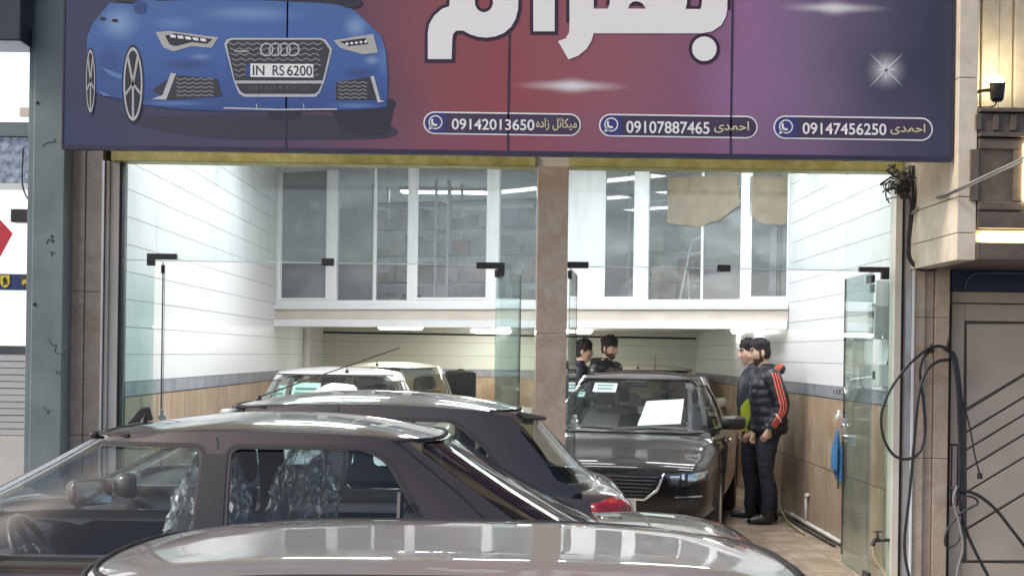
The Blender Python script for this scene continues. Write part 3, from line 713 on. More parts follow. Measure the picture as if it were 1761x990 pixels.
for dx, dy in ((30, 30), (30, -30), (20, 0), (0, 22)):
    nx_, ny_ = -dy/math.hypot(dx, dy)*1.6, dx/math.hypot(dx, dy)*1.6
    flat('sparkle_ray', [[(1524 - dx, 121 - dy), (1524 + nx_, 121 + ny_), (1524 + dx, 121 + dy), (1524 - nx_, 121 - ny_)]], prn('ray', (0.58, 0.57, 0.60)), 1 + abs(dx + dy*2) % 7)
# --- telephone lozenges
def pill(px0, px1, py0, py1, digits, drect, name_, nrect):
    h = (py1 - py0)/2
    def outline(inset):
        cy0 = py0 + h; r = h - inset; dyx = (px1 - px0)*math.tan(ROLL)*0.9
        l = [(px0 + h + r*math.cos(a), cy0 + r*math.sin(a)) for a in [math.pi/2 + math.pi*k/14 for k in range(15)]]
        rr = [(px1 - h + r*math.cos(a), cy0 + dyx + r*math.sin(a)) for a in [-math.pi/2 + math.pi*k/14 for k in range(15)]]
        return l + rr
    flat('phone_frame', [outline(0)], K_white, 2); flat('phone_field', [outline(2.4)], K_pill, 3)
    cy = py0 + h; l = outline(2.4)[:15]
    flat('phone_icon_field', [l + [(px0 + 2*h, l[-1][1] + 0.3), (px0 + 2*h, l[0][1] + 0.3)]], K_navy, 4)
    icx, icy = px0 + h + 1.5, cy - 1
    flat('phone_icon', [ell(icx, icy, 12, 12), ell(icx, icy, 10, 10)], K_white, 5)
    flat('phone_icon', [[(icx-12, icy+13),(icx-9, icy+3),(icx-3, icy+10)]], K_white, 5)
    stroke('phone_icon', [(icx + 6*math.cos(a), icy - 1.5 + 6.5*math.sin(a)) for a in [math.pi*(0.35 + 0.85*k/8) for k in range(9)]], 3.6, K_white, 6)
    text('phone_number', digits, drect, K_white, 5, bold=0.014)
    text('name_lettering', name_, nrect, K_cream, 5, bold=0.012)
ahmadi = '\u0649\uFEAA\uFEE4\uFEA3\u0627'      # visual order, joined forms
mikail = '\uFEE9\u062F\uFE8D\u0632 \uFEDE\uFBFF\u0627\uFEDC\uFEF4\uFEE3'
mikail = '\u0647\u062F\u0627\u0632 \uFEDE\uFBE9\uFE8B\uFE8E\uFEDC\uFEF4\uFEE3'.replace('\uFBE9', '')
pill(728, 999, 192, 231, '09142013650', (777, 205, 919, 224), mikail, (922, 203, 992, 225))
pill(1030, 1303, 196, 235, '09107887465', (1077, 209, 1220, 230), ahmadi, (1228, 209, 1288, 229))
pill(1330, 1604, 199, 239, '09147456250', (1380, 212, 1524, 232), ahmadi, (1531, 213, 1591, 232))

# ================================================================== NEIGHBOURS
# left: steel post and the next shop's front
YP = 9.9
t = thing('steel_post', 'grey green painted steel post with scratches beside the marble pilaster', 'post', (PX(80, YP), YP, -0.07))
b = MB(); b.box((PX(52, YP), YP, -0.07), (PX(107, YP), YP + 0.25, 7)); b.build('box_section', M_steel_post, t, bevel=0.008)
b = MB(); b.box((PX(52, YP) - 0.045, YP + 0.03, -0.07), (PX(52, YP) - .001, YP + 0.2, PZ(48, YP, 55))); b.build('flange', M_steel_post, t, bevel=0.004)
rp = random.Random(3)
for (px, py, nst) in ((92, 405, 5), (88, 440, 4), (84, 582, 7), (96, 640, 3), (76, 700, 4), (72, 250, 3)):
    p = P(px, py, YP - 0.001); pts = [p]
    for q in range(nst): pts.append(pts[-1] + Vector((rp.uniform(-.035, .05), 0, rp.uniform(-.05, .035))))
    b = MB(); b.tube(spline(pts, 4), rp.uniform(.0015, .004), 5); b.build('scratch', M_dark_metal if nst > 4 else mat('worn_paint', (0.07, 0.085, 0.09), 0.6, var=0.3), t)
for z in (0.6, 1.9, 3.3):
    p = Vector((PX(58, YP), YP - .001, z)); b = MB(); b.lathe([(.012, 0), (.012, .006), (.006, .009)], p, (0, -1, 0), 8); b.build('bolt', M_dark_metal, t)
YN = 10.35
t = thing('neighbour_shopfront', 'lit neighbouring shopfront with white boards and a grey shutter beyond the steel post', 'shopfront', (-4.2, YN, 0))
nx0, nx1 = -7.0, PX(54, YN)
def nrow(y0, y1, mt, name, dy=0.0):
    b = MB(); b.box((nx0, YN + dy, PZ(y1, YN, 20)), (nx1, YN + 0.12, PZ(y0, YN, 20))); return b.build(name, mt, t)
M_litwin = emis('lit_window', (0.85, 0.92, 1.0), 0.75)
M_board = emis('emissive_white_board', (0.86, 0.92, 0.95), 0.55)  # white boards given a weak emission in their own material
nrow(-1200, -2, M_stone, 'upper_wall', 0.0); nrow(0, 209, M_litwin, 'lit_window', 0.02); nrow(210, 234, M_steel_post, 'transom')
M_pattern = mat('patterned_blue_glass', (0.10, 0.14, 0.22), 0.2, col2=(0.42, 0.50, 0.60), scale=22)
nrow(235, 314, M_pattern, 'patterned_window', 0.02); nrow(315, 326, M_alu, 'transom')
nrow(327, 470, M_board, 'board', 0.015); nrow(471, 498, mat('navy_strip', (0.02, 0.035, 0.14), 0.4, var=0.1), 'logo_strip', 0.012)
nrow(499, 594, M_board, 'board', 0.015); nrow(595, 608, mat('slate_strip', (0.05, 0.06, 0.08), 0.4, var=0.2), 'dark_strip', 0.012)
M_shutter = mat('grey_shutter', (0.42, 0.43, 0.44), 0.45, var=0.06)
for k in range(12):
    y0 = 609 + k*11.6; nrow(y0 + 0.8, y0 + 11.2, M_shutter, 'shutter_slat', 0.01 + 0.004*(k % 2))
nrow(609, 748, M_dark_grout, 'shutter_back', 0.05)
nrow(749, 1010, mat('stone_base', (0.5, 0.49, 0.47), 0.5, var=0.1), 'base', 0.0)
b = MB(); b.prism([P(x, y, YN) + Vector((0, 0.008, 0)) for x, y in ((-60, 350), (-2, 376), (21, 401), (0, 440), (-60, 470))], (0, 0.005, 0)); b.build('red_shape', mat('red_print', (0.5, 0.03, 0.05), 0.4, var=0.05), t)
for (px, py, c, k) in ((8, 484, (0.6, 0.5, 0.03), 0), (42, 484, (0.05, 0.05, 0.05), 1)):
    sh = [(-8,-11),(8,-11),(8,2),(5,8),(0,11),(-5,8),(-8,2)]
    b = MB(); b.prism([P(px+x, py+y, YN) + Vector((0, 0.006, 0)) for x, y in sh], (0, 0.004, 0)); e = b.build('emblem', mat('emblem_%s' % ('yellow' if k == 0 else 'black'), c, 0.4, var=0.05), t)
    c2 = (0.02, 0.02, 0.02) if k == 0 else (0.55, 0.42, 0.05)
    f = [(-4,6),(-2,1),(-4,-2),(-2,-7),(1,-8),(2,-4),(4,-3),(3,1),(4,6),(1,3),(-1,5)] if k == 0 else [(-5,4),(-4,-2),(-1,-4),(3,-3),(5,-6),(5,0),(3,4),(0,3),(-2,6)]
    b = MB(); b.prism([P(px+x, py+y, YN) + Vector((0, 0.003, 0)) for x, y in f], (0, 0.003, 0)); b.build('emblem_figure', mat('emblem_figure_%d' % k, c2, 0.4, var=0.05), e)
b = MB(); b.box((PX(18, 10.2), 10.15, PZ(383, 10.2, 30)), (PX(53, 10.2), 10.3, PZ(360, 10.2, 30))); b.build('bracket', M_dark_metal, t, bevel=0.01)
b = MB(); b.tube(spline([P(40, 255, 10.2), P(38, 310, 10.2), P(44, 335, 10.2), P(53, 348, 10.15)]), 0.006, 6); b.build('cable', M_black, t)
b = MB(); b.box((PX(-60, 9.7), 9.7, PZ(70, 9.7, 20)), (PX(28, 9.7), 10.1, PZ(-140, 9.7, 20)))
tag(b.build('dark_sign_box', mat('dark_navy_box', (0.02, 0.025, 0.045), 0.4, var=0.15), bevel=0.01), 'dark navy box sign corner above the lit neighbouring window', 'sign')
b = MB(); b.box((PX(28, YN), YN - 0.01, PZ(201, YN, 40)), (PX(49, YN), YN + .018, PZ(185, YN, 40))); b.build('taped_note', M_cream, t)

# right: projecting stone bay, wall above, metal door below
YO = 9.06; xo = PX(1560, YF) + 0.02
zo0 = PZ(447, YO, 1700); zo1 = PZ(186, YO, 1700)
bay = thing('stone_bay', 'projecting stone bay with cream side and dark panelled front beside the sign', 'building', (xo + 1.5, YO, zo0))
xo2 = xo + 3.5
zs = [zo0, zo0 + 0.17, zo0 + 0.24, zo0 + 1.05]
for k, (z0, z1) in enumerate(((zo0, zo0 + 0.17), (zo0 + 0.175, zo0 + 0.40), (zo0 + 0.405, 3.4), (3.405, 4.4), (4.405, 9))):
    b = MB(); b.box((xo, YO + 0.02, z0), (xo + 0.12, YF + 0.28, z1)); b.build('side_slab', M_stone, bay, bevel=0.003)
zp = lambda y: PZ(y, YO, 1700)
b = MB(); b.box((xo + 0.125, YO, zp(446)), (xo2, YF, zp(417))); b.build('soffit_band', M_marble_dark, bay, bevel=0.004)
b = MB(); b.box((xo + 0.125, YO + 0.07, zp(415)), (xo2, YF, zp(394))); b.build('light_slot', M_stone, bay)
b = MB(); b.box((PX(1688, YO), YO + 0.045, zp(411)), (xo2 - 0.5, YO + 0.066, zp(402))); b.build('strip_light', M_warm, bay)
b = MB(); b.box((xo + 0.125, YO, zp(392)), (xo2, YF, zp(364))); b.build('lower_band', M_marble_dark, bay, bevel=0.004)
b = MB(); b.box((xo + 0.125, YO + 0.015, zp(363)), (xo2, YF, zp(237))); b.build('parapet_panel', M_marble_dark, bay)
for (a, c, y0, y1) in ((1647, 1754, 240, 256), (1647, 1754, 347, 361), (1647, 1664, 257, 346), (1738, 1754, 257, 346)):
    b = MB(); b.box((max(PX(a, YO), xo + 0.126), YO - 0.004, zp(y1)), (PX(c, YO), YO + 0.014, zp(y0))); b.build('panel_moulding', M_marble_dark, bay, bevel=0.005)
b = MB(); b.box((PX(1757, YO), YO - 0.03, zp(344)), (PX(1775, YO), YO + 0.014, zp(246))); b.build('lit_strip', M_warm, bay)
b = MB(); b.box((xo + 0.1251, YO - 0.02, zp(235)), (xo2, YF, zp(228))); b.build('cornice', M_marble_dark, bay, bevel=0.003)
b = MB(); b.box((xo + 0.125, YO + 0.01, zp(227)), (xo2, YF, zp(194))); b.build('frieze', M_marble_dark, bay)
for k in range(9):
    b = MB(); b.box((PX(1672 + k*30, YO), YO - 0.012, zp(224)), (PX(1682 + k*30, YO), YO + .0095, zp(197))); b.build('bracket', M_marble_dark, bay, bevel=0.003)
b = MB(); b.box((xo + 0.125, YO - 0.03, zp(193)), (xo2, YF, zp(186))); b.build('top_cornice', M_marble_dark, bay, bevel=0.003)
# upper wall with pilaster grooves, set back above the bay
YU = 9.6
up = thing('upper_wall', 'cream stone upper wall with vertical grooves lit by the uplight', 'building', (xo + 1.5, YU, zo1))
edges_u = [1655, 1681, 1712, 1737, 1762, 1800, 1850, 1900]
for k in range(len(edges_u) - 1):
    b = MB(); b.box((max(PX(edges_u[k], YU), xo + 0.13) + 0.004, YU + (0.0 if k % 2 else 0.02), zp(186) + 0.002), (PX(edges_u[k+1], YU) - 0.004, YU + 0.2, 9)); b.build('slab', M_stone, up, bevel=0.006)
b = MB(); b.box((xo + 0.13, YU + 0.1, zp(186) + .001), (xo2, YU + 0.3, 9)); b.build('wall', M_dark_grout, up)
YL = 9.35
lamp = thing('wall_uplight', 'black cylindrical uplight shining on the cream stone wall', 'lamp', P(1715, 170, YL))
c = P(1715, 155, YL)
b = MB(); b.lathe([(0.030, -0.075), (0.042, -0.06), (0.048, 0.0), (0.050, 0.045), (0.044, 0.045), (0.04, 0.03)], c, n=20); b.build('housing', M_black, lamp, smooth=False)
b = MB(); b.lathe([(0.0, 0.03), (0.038, 0.031), (0.040, 0.05), (0.034, 0.072), (0.018, 0.088), (0.0, 0.092)], c, n=20); b.build('bulb', M_bulb, lamp, smooth=True)
b = MB(); b.tube(spline([c + Vector((-0.04, 0, 0.0)), c + Vector((-0.1, 0.06, 0.0)), Vector((c.x - 0.13, YU - 0.002, c.z - 0.02))]), 0.012, 8); b.build('arm', M_black, lamp, smooth=True)
b = MB(); b.tube(spline([c + Vector((0, 0, -0.07)), c + Vector((-0.02, 0.02, -0.105)), c + Vector((-0.1, 0.1, -0.1)), Vector((c.x - 0.17, YU - 0.002, c.z - 0.09))]), 0.005, 6); b.build('cable', M_black, lamp, smooth=True)
# metal door and blue panel under the bay
YG = YF + 0.12
gate = thing('metal_door', 'taupe painted metal door with diagonal grooves under the stone bay', 'door', (PX(1760, YG), YG, -0.07))
gx0, gx1 = PX(1634, YG), PX(1634, YG) + 2.6
zg = lambda y: PZ(y, YG, 1700)
b = MB(); b.box((gx0, YG - 0.02, zg(501)), (gx1, YG + 0.1, zg(446))); b.build('blue_fanlight', M_blue_panel, gate)
b = MB(); b.tube(spline([P(1660, 500, YG - 0.03), P(1662, 485, YG - 0.03), P(1672, 472, YG - 0.03), P(1700, 469, YG - 0.03), P(1800, 470, YG - 0.03)]), 0.006, 6); b.build('fanlight_trim', mat('blue_grey_trim', (0.10, 0.13, 0.2), 0.4, var=0.1), gate)
b = MB(); b.box((gx0, YG - 0.03, zg(521)), (gx1, YG + 0.1, zg(502))); b.build('head_rail', M_door_paint, gate, bevel=0.006)
b = MB(); b.box((gx0, YG - 0.01, -0.07), (gx1, YG + 0.08, zg(522))); b.build('leaf', mat('door_groove_shade', (0.10, 0.088, 0.075), 0.7, var=0.2), gate)
fx = PX(1658, YG)
b = MB(); b.box((gx0, YG - 0.028, -0.07), (fx - 0.008, YG - 0.011, zg(523))); b.build('stile', M_door_paint, gate, bevel=0.006)
b = MB(); b.box((fx - 0.0075, YG - 0.028, zg(552)), (gx1, YG - 0.011, zg(523))); b.build('rail', M_door_paint, gate, bevel=0.006)
# diagonal boards: quads between parallel lines, clipped at the stile and the far edge
def yline(x, y0): return y0 - (x - 1658)*0.60
starts = [705, 742, 772, 806, 845, 908]
far = 2000
top = [(1660, 556), (far, 556), (far, yline(far, 703)), (1660, 703)]
b = MB(); b.prism([P(x, y, YG) + Vector((0, -0.024, 0)) for x, y in ((1661, 557), (1900, 557), (1661, 557 + 143))], (0, 0.012, 0)); b.build('upper_panel', M_door_paint, gate, bevel=0.004)
for k in range(len(starts) - 1):
    q = [(1661, starts[k] + 2), (1900, yline(1900, starts[k] + 2)), (1900, yline(1900, starts[k+1] - 2)), (1661, starts[k+1] - 2)]
    b = MB(); b.prism([P(x, y, YG) + Vector((0, -0.022 - 0.003*(k % 2), 0)) for x, y in q], (0, 0.011, 0)); b.build('diagonal_board', M_door_paint, gate, bevel=0.004)
q = [(1661, 911), (1900, yline(1900, 911)), (1900, 962), (1661, 962)]
b = MB(); b.prism([P(x, y, YG) + Vector((0, -0.023, 0)) for x, y in q], (0, 0.011, 0)); b.build('lower_panel', M_door_paint, gate, bevel=0.004)
b = MB(); b.box((fx - 0.006, YG - 0.026, -0.07), (gx1, YG - 0.011, zg(967))); b.build('kick_plate', M_door_paint, gate, bevel=0.004)
# letter slot frame
for (a, c_, y0, y1) in ((1625, 1628, 762, 868), (1646, 1649, 762, 868), (1629, 1645, 762, 765), (1629, 1645, 865, 868), (1636, 1638, 766, 864)):
    b = MB(); b.box((PX(a, YG), YG - 0.034, PZ(y1, YG, 1635)), (PX(c_, YG), YG - 0.0285, PZ(y0, YG, 1635))); b.build('slot_frame', M_dark_metal, gate)
b = MB(); b.box((gx0 - 0.06, YG + 0.02, -0.07), (gx0 - 0.002, YG + 0.12, zg(446))); b.build('jamb', M_marble, gate)
b = MB(); b.box((gx1, YF, -0.07), (gx1 + 4, YF + 0.3, zo0)); tag(b.build('side_wall', M_stone), 'plain stone wall beyond the taupe metal door', 'wall')
# ================================================================== CARS
def paint(name, col, metal=0.45, rough=0.32, coat=1.0, spec=0.5):
    m, nt, b = nodes_of(name); N, Lk = nt.nodes, nt.links
    tc = N.new('ShaderNodeTexCoord'); n = N.new('ShaderNodeTexNoise'); n.inputs['Scale'].default_value = 900; n.inputs['Detail'].default_value = 2
    Lk.new(tc.outputs['Object'], n.inputs['Vector'])
    d = N.new('ShaderNodeTexNoise'); d.inputs['Scale'].default_value = 3.0; d.inputs['Detail'].default_value = 8; Lk.new(tc.outputs['Object'], d.inputs['Vector'])
    r = ramp_node(N, [(0.35, tuple(c*0.8 for c in col)), (0.65, tuple(min(1, c*1.2) for c in col))]); Lk.new(n.outputs[0], r.inputs[0])
    Lk.new(r.outputs[0], b.inputs['Base Color'])
    b.inputs['Metallic'].default_value = metal; b.inputs['Roughness'].default_value = rough
    b.inputs['Coat Weight'].default_value = coat; b.inputs['Specular IOR Level'].default_value = spec
    cr = N.new('ShaderNodeMapRange'); cr.inputs[1].default_value = 0.4; cr.inputs[2].default_value = 0.75; cr.inputs[3].default_value = 0.015; cr.inputs[4].default_value = 0.09
    Lk.new(d.outputs[0], cr.inputs[0]); Lk.new(cr.outputs[0], b.inputs['Coat Roughness'])
    return m
M_paint_taupe = paint('taupe_metallic_paint', (0.068, 0.052, 0.045)); M_paint_brown = paint('grey_brown_metallic_paint', (0.066, 0.056, 0.050))
M_paint_silver = paint('champagne_metallic_paint', (0.36, 0.33, 0.30), 0.5, 0.42); M_paint_black = paint('black_paint', (0.012, 0.0095, 0.009), 0.0, 0.4, 0.75, 0.1)
M_paint_white = paint('white_car_paint', (0.72, 0.72, 0.70), 0.0, 0.35); M_paint_cream = paint('cream_white_car_paint', (0.66, 0.65, 0.56), 0.0, 0.35)
M_trim = mat('dark_cabin_trim', (0.03, 0.03, 0.032), 0.6, var=0.2, scale=12)
M_seat = mat('dark_seat_fabric', (0.035, 0.035, 0.04), 0.8, var=0.25, scale=18, bump=0.3, bscale=120)
M_seat_grey = mat('grey_seat_fabric', (0.16, 0.16, 0.17), 0.8, var=0.2, scale=18, bump=0.3, bscale=120)
M_tail = mat('red_tail_lamp', (0.30, 0.008, 0.012), 0.12, var=0.25, scale=14, coat=1.0)
M_lamp_inner = mat('lamp_reflector', (0.65, 0.66, 0.68), 0.12, metal=0.9, var=0.1, scale=20)
M_paper = mat('white_paper', (0.82, 0.83, 0.82), 0.6, var=0.02); M_green_note = mat('pale_green_sticker', (0.50, 0.72, 0.64), 0.4, var=0.05)
M_ink = mat('dark_ink', (0.10, 0.22, 0.20), 0.6, var=0.1)
G_car = glass('car_glass', (0.80, 0.86, 0.85), 1.0, dirt=0.02); G_tint = glass('tinted_car_glass', (0.76, 0.82, 0.82), 0.85, dirt=0.008); G_lens = glass('lamp_lens', (0.95, 0.96, 0.97), 1.0)
M_plate = mat('plate_white', (0.7, 0.7, 0.68), 0.4, var=0.04)

def eval_mesh(o):
    me = bpy.data.meshes.new_from_object(o.evaluated_get(bpy.context.evaluated_depsgraph_get())); return me
def tmp_obj(me):
    o = bpy.data.objects.new('tmp', me); COL.objects.link(o); return o
def kill(o):
    me = o.data; bpy.data.objects.remove(o)
    if me and me.users == 0: bpy.data.meshes.remove(me)
def lerp(a, b, t): return a + (b - a)*t
def round_poly(pts, r, n=4):
    out = []; m_ = len(pts)
    for i in range(m_):
        p0, p1, p2 = Vector(pts[i-1]), Vector(pts[i]), Vector(pts[(i+1) % m_])
        a = (p0 - p1); c = (p2 - p1); rr = min(r, a.length*.45, c.length*.45)
        A = p1 + a.normalized()*rr; C = p1 + c.normalized()*rr
        for k in range(n + 1):
            t = k/n; q = A*(1-t)**2 + p1*2*t*(1-t) + C*t*t; out.append((q.x, q.y))
    return out

class Car:
    def __init__(s, name, label, loc, rz, pm, body_mat, win_mat, group=None, wheels=True, seats=M_seat, cab='car'):
        s.p = pm; s.root = thing(name, label, cab, loc, rz, group)
        s.mat = body_mat; s.win = win_mat; s.seatmat = seats
        s.body(); s.greenhouse(); s.cabin()
        if wheels: s.wheels()
    # ---- lower body: loft of rings along the length
    def body(s):
        p = s.p; b = MB(); rings = []
        for (x, zd, w, zb, c) in p['st']:
            h = zd - zb
            half = [(0, zb), (.75*w, zb), (.95*w, zb + min(.06, h*.15)), (w, zb + h*.3), (w, zb + h*.62), (.985*w, zd - h*.14), (.935*w, zd - h*.035), (.82*w, zd + c*.15), (.42*w, zd + c*.8), (0, zd + c)]
            ring = [(y, z) for y, z in half] + [(-y, z) for y, z in half[-2:0:-1]]
            rings.append([b.pt((x, y, z)) for y, z in ring])
        n = len(rings[0])
        for k in range(len(rings) - 1):
            for j in range(n): b.f.append([rings[k][j], rings[k][(j+1) % n], rings[k+1][(j+1) % n], rings[k+1][j]])
        b.f.append(rings[0][::-1]); b.f.append(rings[-1])
        o = tmp_obj(b.mesh('tmp')); o.data.materials.append(s.mat)
        sb = o.modifiers.new('s', 'SUBSURF'); sb.levels = 2; sb.render_levels = 2
        me = eval_mesh(o); kill(o)
        s.bvh = BVHTree.FromPolygons([v.co.copy() for v in me.vertices], [list(f.vertices) for f in me.polygons])
        o = tmp_obj(me); cut = []
        for ax in (p['xf'], p['xr']):
            for sd in (-1, 1):
                cb = MB(); rw = p['rw'] + 0.055; w0 = p['W']/2
                cb.tube([(ax, sd*(w0 - 0.30), p['rw']), (ax, sd*(w0 + 0.25), p['rw'])], rw, 28); cut.append(tmp_obj(cb.mesh('tmp')))
        cb = MB(); x0, x1 = p['xrb'] + 0.16, p['xfb'] - 0.22; w0 = p['W']/2 - 0.11
        cb.box((x0, -w0, 0.34), (x1, w0, 1.6)); cut.append(tmp_obj(cb.mesh('tmp')))
        for c in cut:
            c.data.materials.append(M_trim)
            md_ = o.modifiers.new('b', 'BOOLEAN'); md_.operation = 'DIFFERENCE'; md_.object = c; md_.solver = 'EXACT'
            try: md_.material_mode = 'TRANSFER'
            except Exception: pass
        me2 = eval_mesh(o); kill(o)
        for c in cut: kill(c)
        o = link('body', me2, s.mat, s.root, local=True, smooth=True); s.body_o = o
        es = o.modifiers.new('e', 'EDGE_SPLIT'); es.split_angle = R(38)
    # ---- greenhouse
    def loop(s, t, inset=0.0, n=72, shrink=1.0):
        p = s.p; out = []
        tt = min(t, 1.0)
        xf = lerp(p['xfb'], p['xft'], tt) - inset; xr = lerp(p['xrb'], p['xrt'], tt) + inset
        w = lerp(p['wb'], p['wr'], tt) + 0.030*math.sin(math.pi*tt) - inset
        cx, a = (xf + xr)/2, (xf - xr)/2; pe = lerp(5.0, 4.4, tt)
        for k in range(n):
            th = 2*math.pi*k/n; c, sn = math.cos(th), math.sin(th)
            u = math.copysign(abs(c)**(2/pe), c)*shrink; v = math.copysign(abs(sn)**(2/pe), sn)*shrink
            x = cx + a*u; y = w*v
            x -= (p['bow'] if u > 0 else -p['bow']*.7)*(v*v)*abs(u)
            zr = p['zr'] - p['arch']*((x - p['xtop'])/1.0)**2
            z = lerp(p['zb'], zr, tt)
            if t > 1: z = zr + p['crown']*(1 - shrink**p.get('cpow', 2.4))
            out.append((x, y, z - (inset if t > 1 else 0)))
        return out
    def greenhouse(s):
        p = s.p; b = MB(); L = []
        for t in (-0.06, 0.0, 0.15, 0.3, 0.45, 0.6, 0.75, 0.88, 0.96, 1.0): L.append(s.loop(max(t, -0.06)) if t >= 0 else [(x, y, p['zb'] - 0.05) for x, y, z in s.loop(0)])
        for sh in (0.975, 0.93, 0.85, 0.72, 0.55, 0.36, 0.18): L.append(s.loop(1.5, shrink=sh))
        idx = [[b.pt(q) for q in l] for l in L]; n = len(idx[0])
        for k in range(len(idx) - 1):
            for j in range(n): b.f.append([idx[k][j], idx[k][(j+1) % n], idx[k+1][(j+1) % n], idx[k+1][j]])
        b.f.append(idx[-1])
        me = b.mesh('tmp'); me.materials.append(s.mat); me.materials.append(M_trim)
        o = tmp_obj(me)
        sd = o.modifiers.new('s', 'SOLIDIFY'); sd.thickness = 0.035; sd.offset = -1; sd.material_offset = 1; sd.material_offset_rim = 0
        cut = []
        def prism_cut(pts, off):
            cb = MB(); cb.prism(pts, off); c = tmp_obj(cb.mesh('tmp')); c.data.materials.append(s.mat); c.data.materials.append(M_trim); cut.append(c)
        for poly in p['side_windows']:
            q = round_poly(poly, p.get('wround', 0.04))
            prism_cut([Vector((x, -1.5, z)) for x, z in q], (0, 3.0, 0))
        zt = lambda t: lerp(p['zb'], p['zr'], t)
        t0, t1 = p.get('wt', (0.04, 0.93))
        q = round_poly([(-p['wb'] + .075, zt(t0)), (p['wb'] - .075, zt(t0)), (p['wr'] - .045, zt(t1)), (-p['wr'] + .045, zt(t1))], 0.05)
        prism_cut([Vector((p['xft'] - 0.12, y, z)) for y, z in q], (2.0, 0, 0))
        t0, t1 = p.get('rt', (0.10, 0.92))
        q = round_poly([(-p['wb'] + .10, zt(t0)), (p['wb'] - .10, zt(t0)), (p['wr'] - .06, zt(t1)), (-p['wr'] + .06, zt(t1))], 0.05)
        prism_cut([Vector((p['xrt'] + 0.10, y, z)) for y, z in q], (-2.0, 0, 0))
        for c in cut:
            md_ = o.modifiers.new('b', 'BOOLEAN'); md_.operation = 'DIFFERENCE'; md_.object = c; md_.solver = 'EXACT'
        for attempt in ('EXACT', 'MANIFOLD', 'SELF', 'FLOAT'):
            for md_ in o.modifiers:
                if md_.type == 'BOOLEAN':
                    try:
                        md_.solver = 'EXACT' if attempt == 'SELF' else attempt
                        if attempt == 'SELF': md_.use_self = True
                    except Exception: pass
            me2 = eval_mesh(o); tb = BVHTree.FromPolygons([v.co.copy() for v in me2.vertices], [list(f.vertices) for f in me2.polygons])
            up_ = tb.ray_cast(Vector((p['xtop'], 0.1, 4)), Vector((0, 0, -1)))[0]; fr_ = tb.ray_cast(Vector((4, 0.1, zt(.5))), Vector((-1, 0, 0)))[0]
            sd_ = tb.ray_cast(Vector((p['xrt'] + .10, 3, zt(.97))), Vector((0, -1, 0)))[0]
            if up_ and up_.z > p['zr'] - .05 and sd_ and (fr_ is None or fr_.x < p['xft'] - .2): break
            print('roof retry after', attempt)
        kill(o)
        for c in cut: kill(c)
        o = link('roof', me2, None, s.root, local=True, smooth=True); s.roof_o = o
        es = o.modifiers.new('e', 'EDGE_SPLIT'); es.split_angle = R(36)
        s.rbvh = BVHTree.FromPolygons([v.co.copy() for v in me2.vertices], [list(f.vertices) for f in me2.polygons])
        # glass, just inside the shell
        LG = [s.loop(t, inset=0.012) for t in (0.0, 0.2, 0.4, 0.6, 0.8, 0.97)]; n = len(LG[0])
        groups = {'windscreen': MB(), 'rear_window': MB(), 'side_window_l': MB(), 'side_window_r': MB()}
        for j in range(n):
            th = 2*math.pi*(j + .5)/n; c_, s_ = math.cos(th), math.sin(th)
            ux = abs(c_)**.42; vy = abs(s_)**.42
            key = ('windscreen' if c_ > 0 else 'rear_window') if ux > vy else ('side_window_l' if s_ > 0 else 'side_window_r')
            mbx = groups[key]
            for k in range(len(LG) - 1): mbx.face([LG[k][j], LG[k][(j+1) % n], LG[k+1][(j+1) % n], LG[k+1][j]])
        s.glass = {}
        for key, mbx in groups.items():
            me = mbx.mesh(key); bm = bmesh.new(); bm.from_mesh(me); bmesh.ops.remove_doubles(bm, verts=bm.verts, dist=1e-5); bmesh.ops.recalc_face_normals(bm, faces=bm.faces); bm.to_mesh(me); bm.free()
            s.glass[key] = link(key.replace('_l', '').replace('_r', '') if 'side' in key else key, me, s.win, s.root, local=True, smooth=True)
        g = s.glass['windscreen'].data
        s.gbvh = BVHTree.FromPolygons([v.co.copy() for v in g.vertices], [list(f.vertices) for f in g.polygons])
        # seals along the screen headers
        for (tt, front, nm) in ((p.get('wt', (0, .93))[1] + .012, True, 'windscreen_seal'), (p.get('rt', (0, .92))[1] + .012, False, 'rear_window_seal')):
            pts = []
            for k in range(15):
                y = (p['wr'] - 0.035)*(k - 7)/7; z = zt(tt)
                h = s.rbvh.ray_cast(Vector((4 if front else -4, y, z)), Vector((-1 if front else 1, 0, 0)))
                if h[0]: pts.append(h[0])
            if len(pts) > 3:
                sb = MB(); sb.tube(pts, 0.010, 6); sb.build(nm, M_rubber, s.root, local=True, smooth=True)
    # ---- cabin fittings
    def cabin(s):
        p = s.p
        for (x, side) in ((p['xseat'], 1), (p['xseat'], -1)): s.seat(x, side*0.36, 0.52)
        for side in (-1, 1): s.seat(p['xseat'] - 0.85, side*0.36, 0.56, rear=True)
        b = MB(); w = p['W']/2 - 0.13
        pts = [(p['xfb'] - 0.02, 0.88), (p['xfb'] - 0.28, 0.93), (p['xfb'] - 0.55, 0.90), (p['xfb'] - 0.62, 0.78), (p['xfb'] - 0.5, 0.60), (p['xfb'] - 0.1, 0.60)]
        b.prism([Vector((x, -w, z + p['zb'] - 0.93)) for x, z in pts], (0, 2*w, 0)); b.build('dashboard', M_trim, s.root, local=True, bevel=0.03)
        c = Vector((p['xfb'] - 0.74, 0.36, p['zb'] - 0.06)); ax = Vector((-0.88, 0, 0.47)).normalized()
        u = Vector((0, 1, 0)); v = ax.cross(u)
        b = MB(); b.tube([c + (u*math.cos(a) + v*math.sin(a))*0.185 for a in [2*math.pi*k/32 for k in range(33)]], 0.016, 8, cap=False)
        sw_ = b.build('steering_wheel', mat('steering_wheel_leather', (0.06, 0.062, 0.065), 0.28, var=0.2), s.root, local=True, smooth=True)
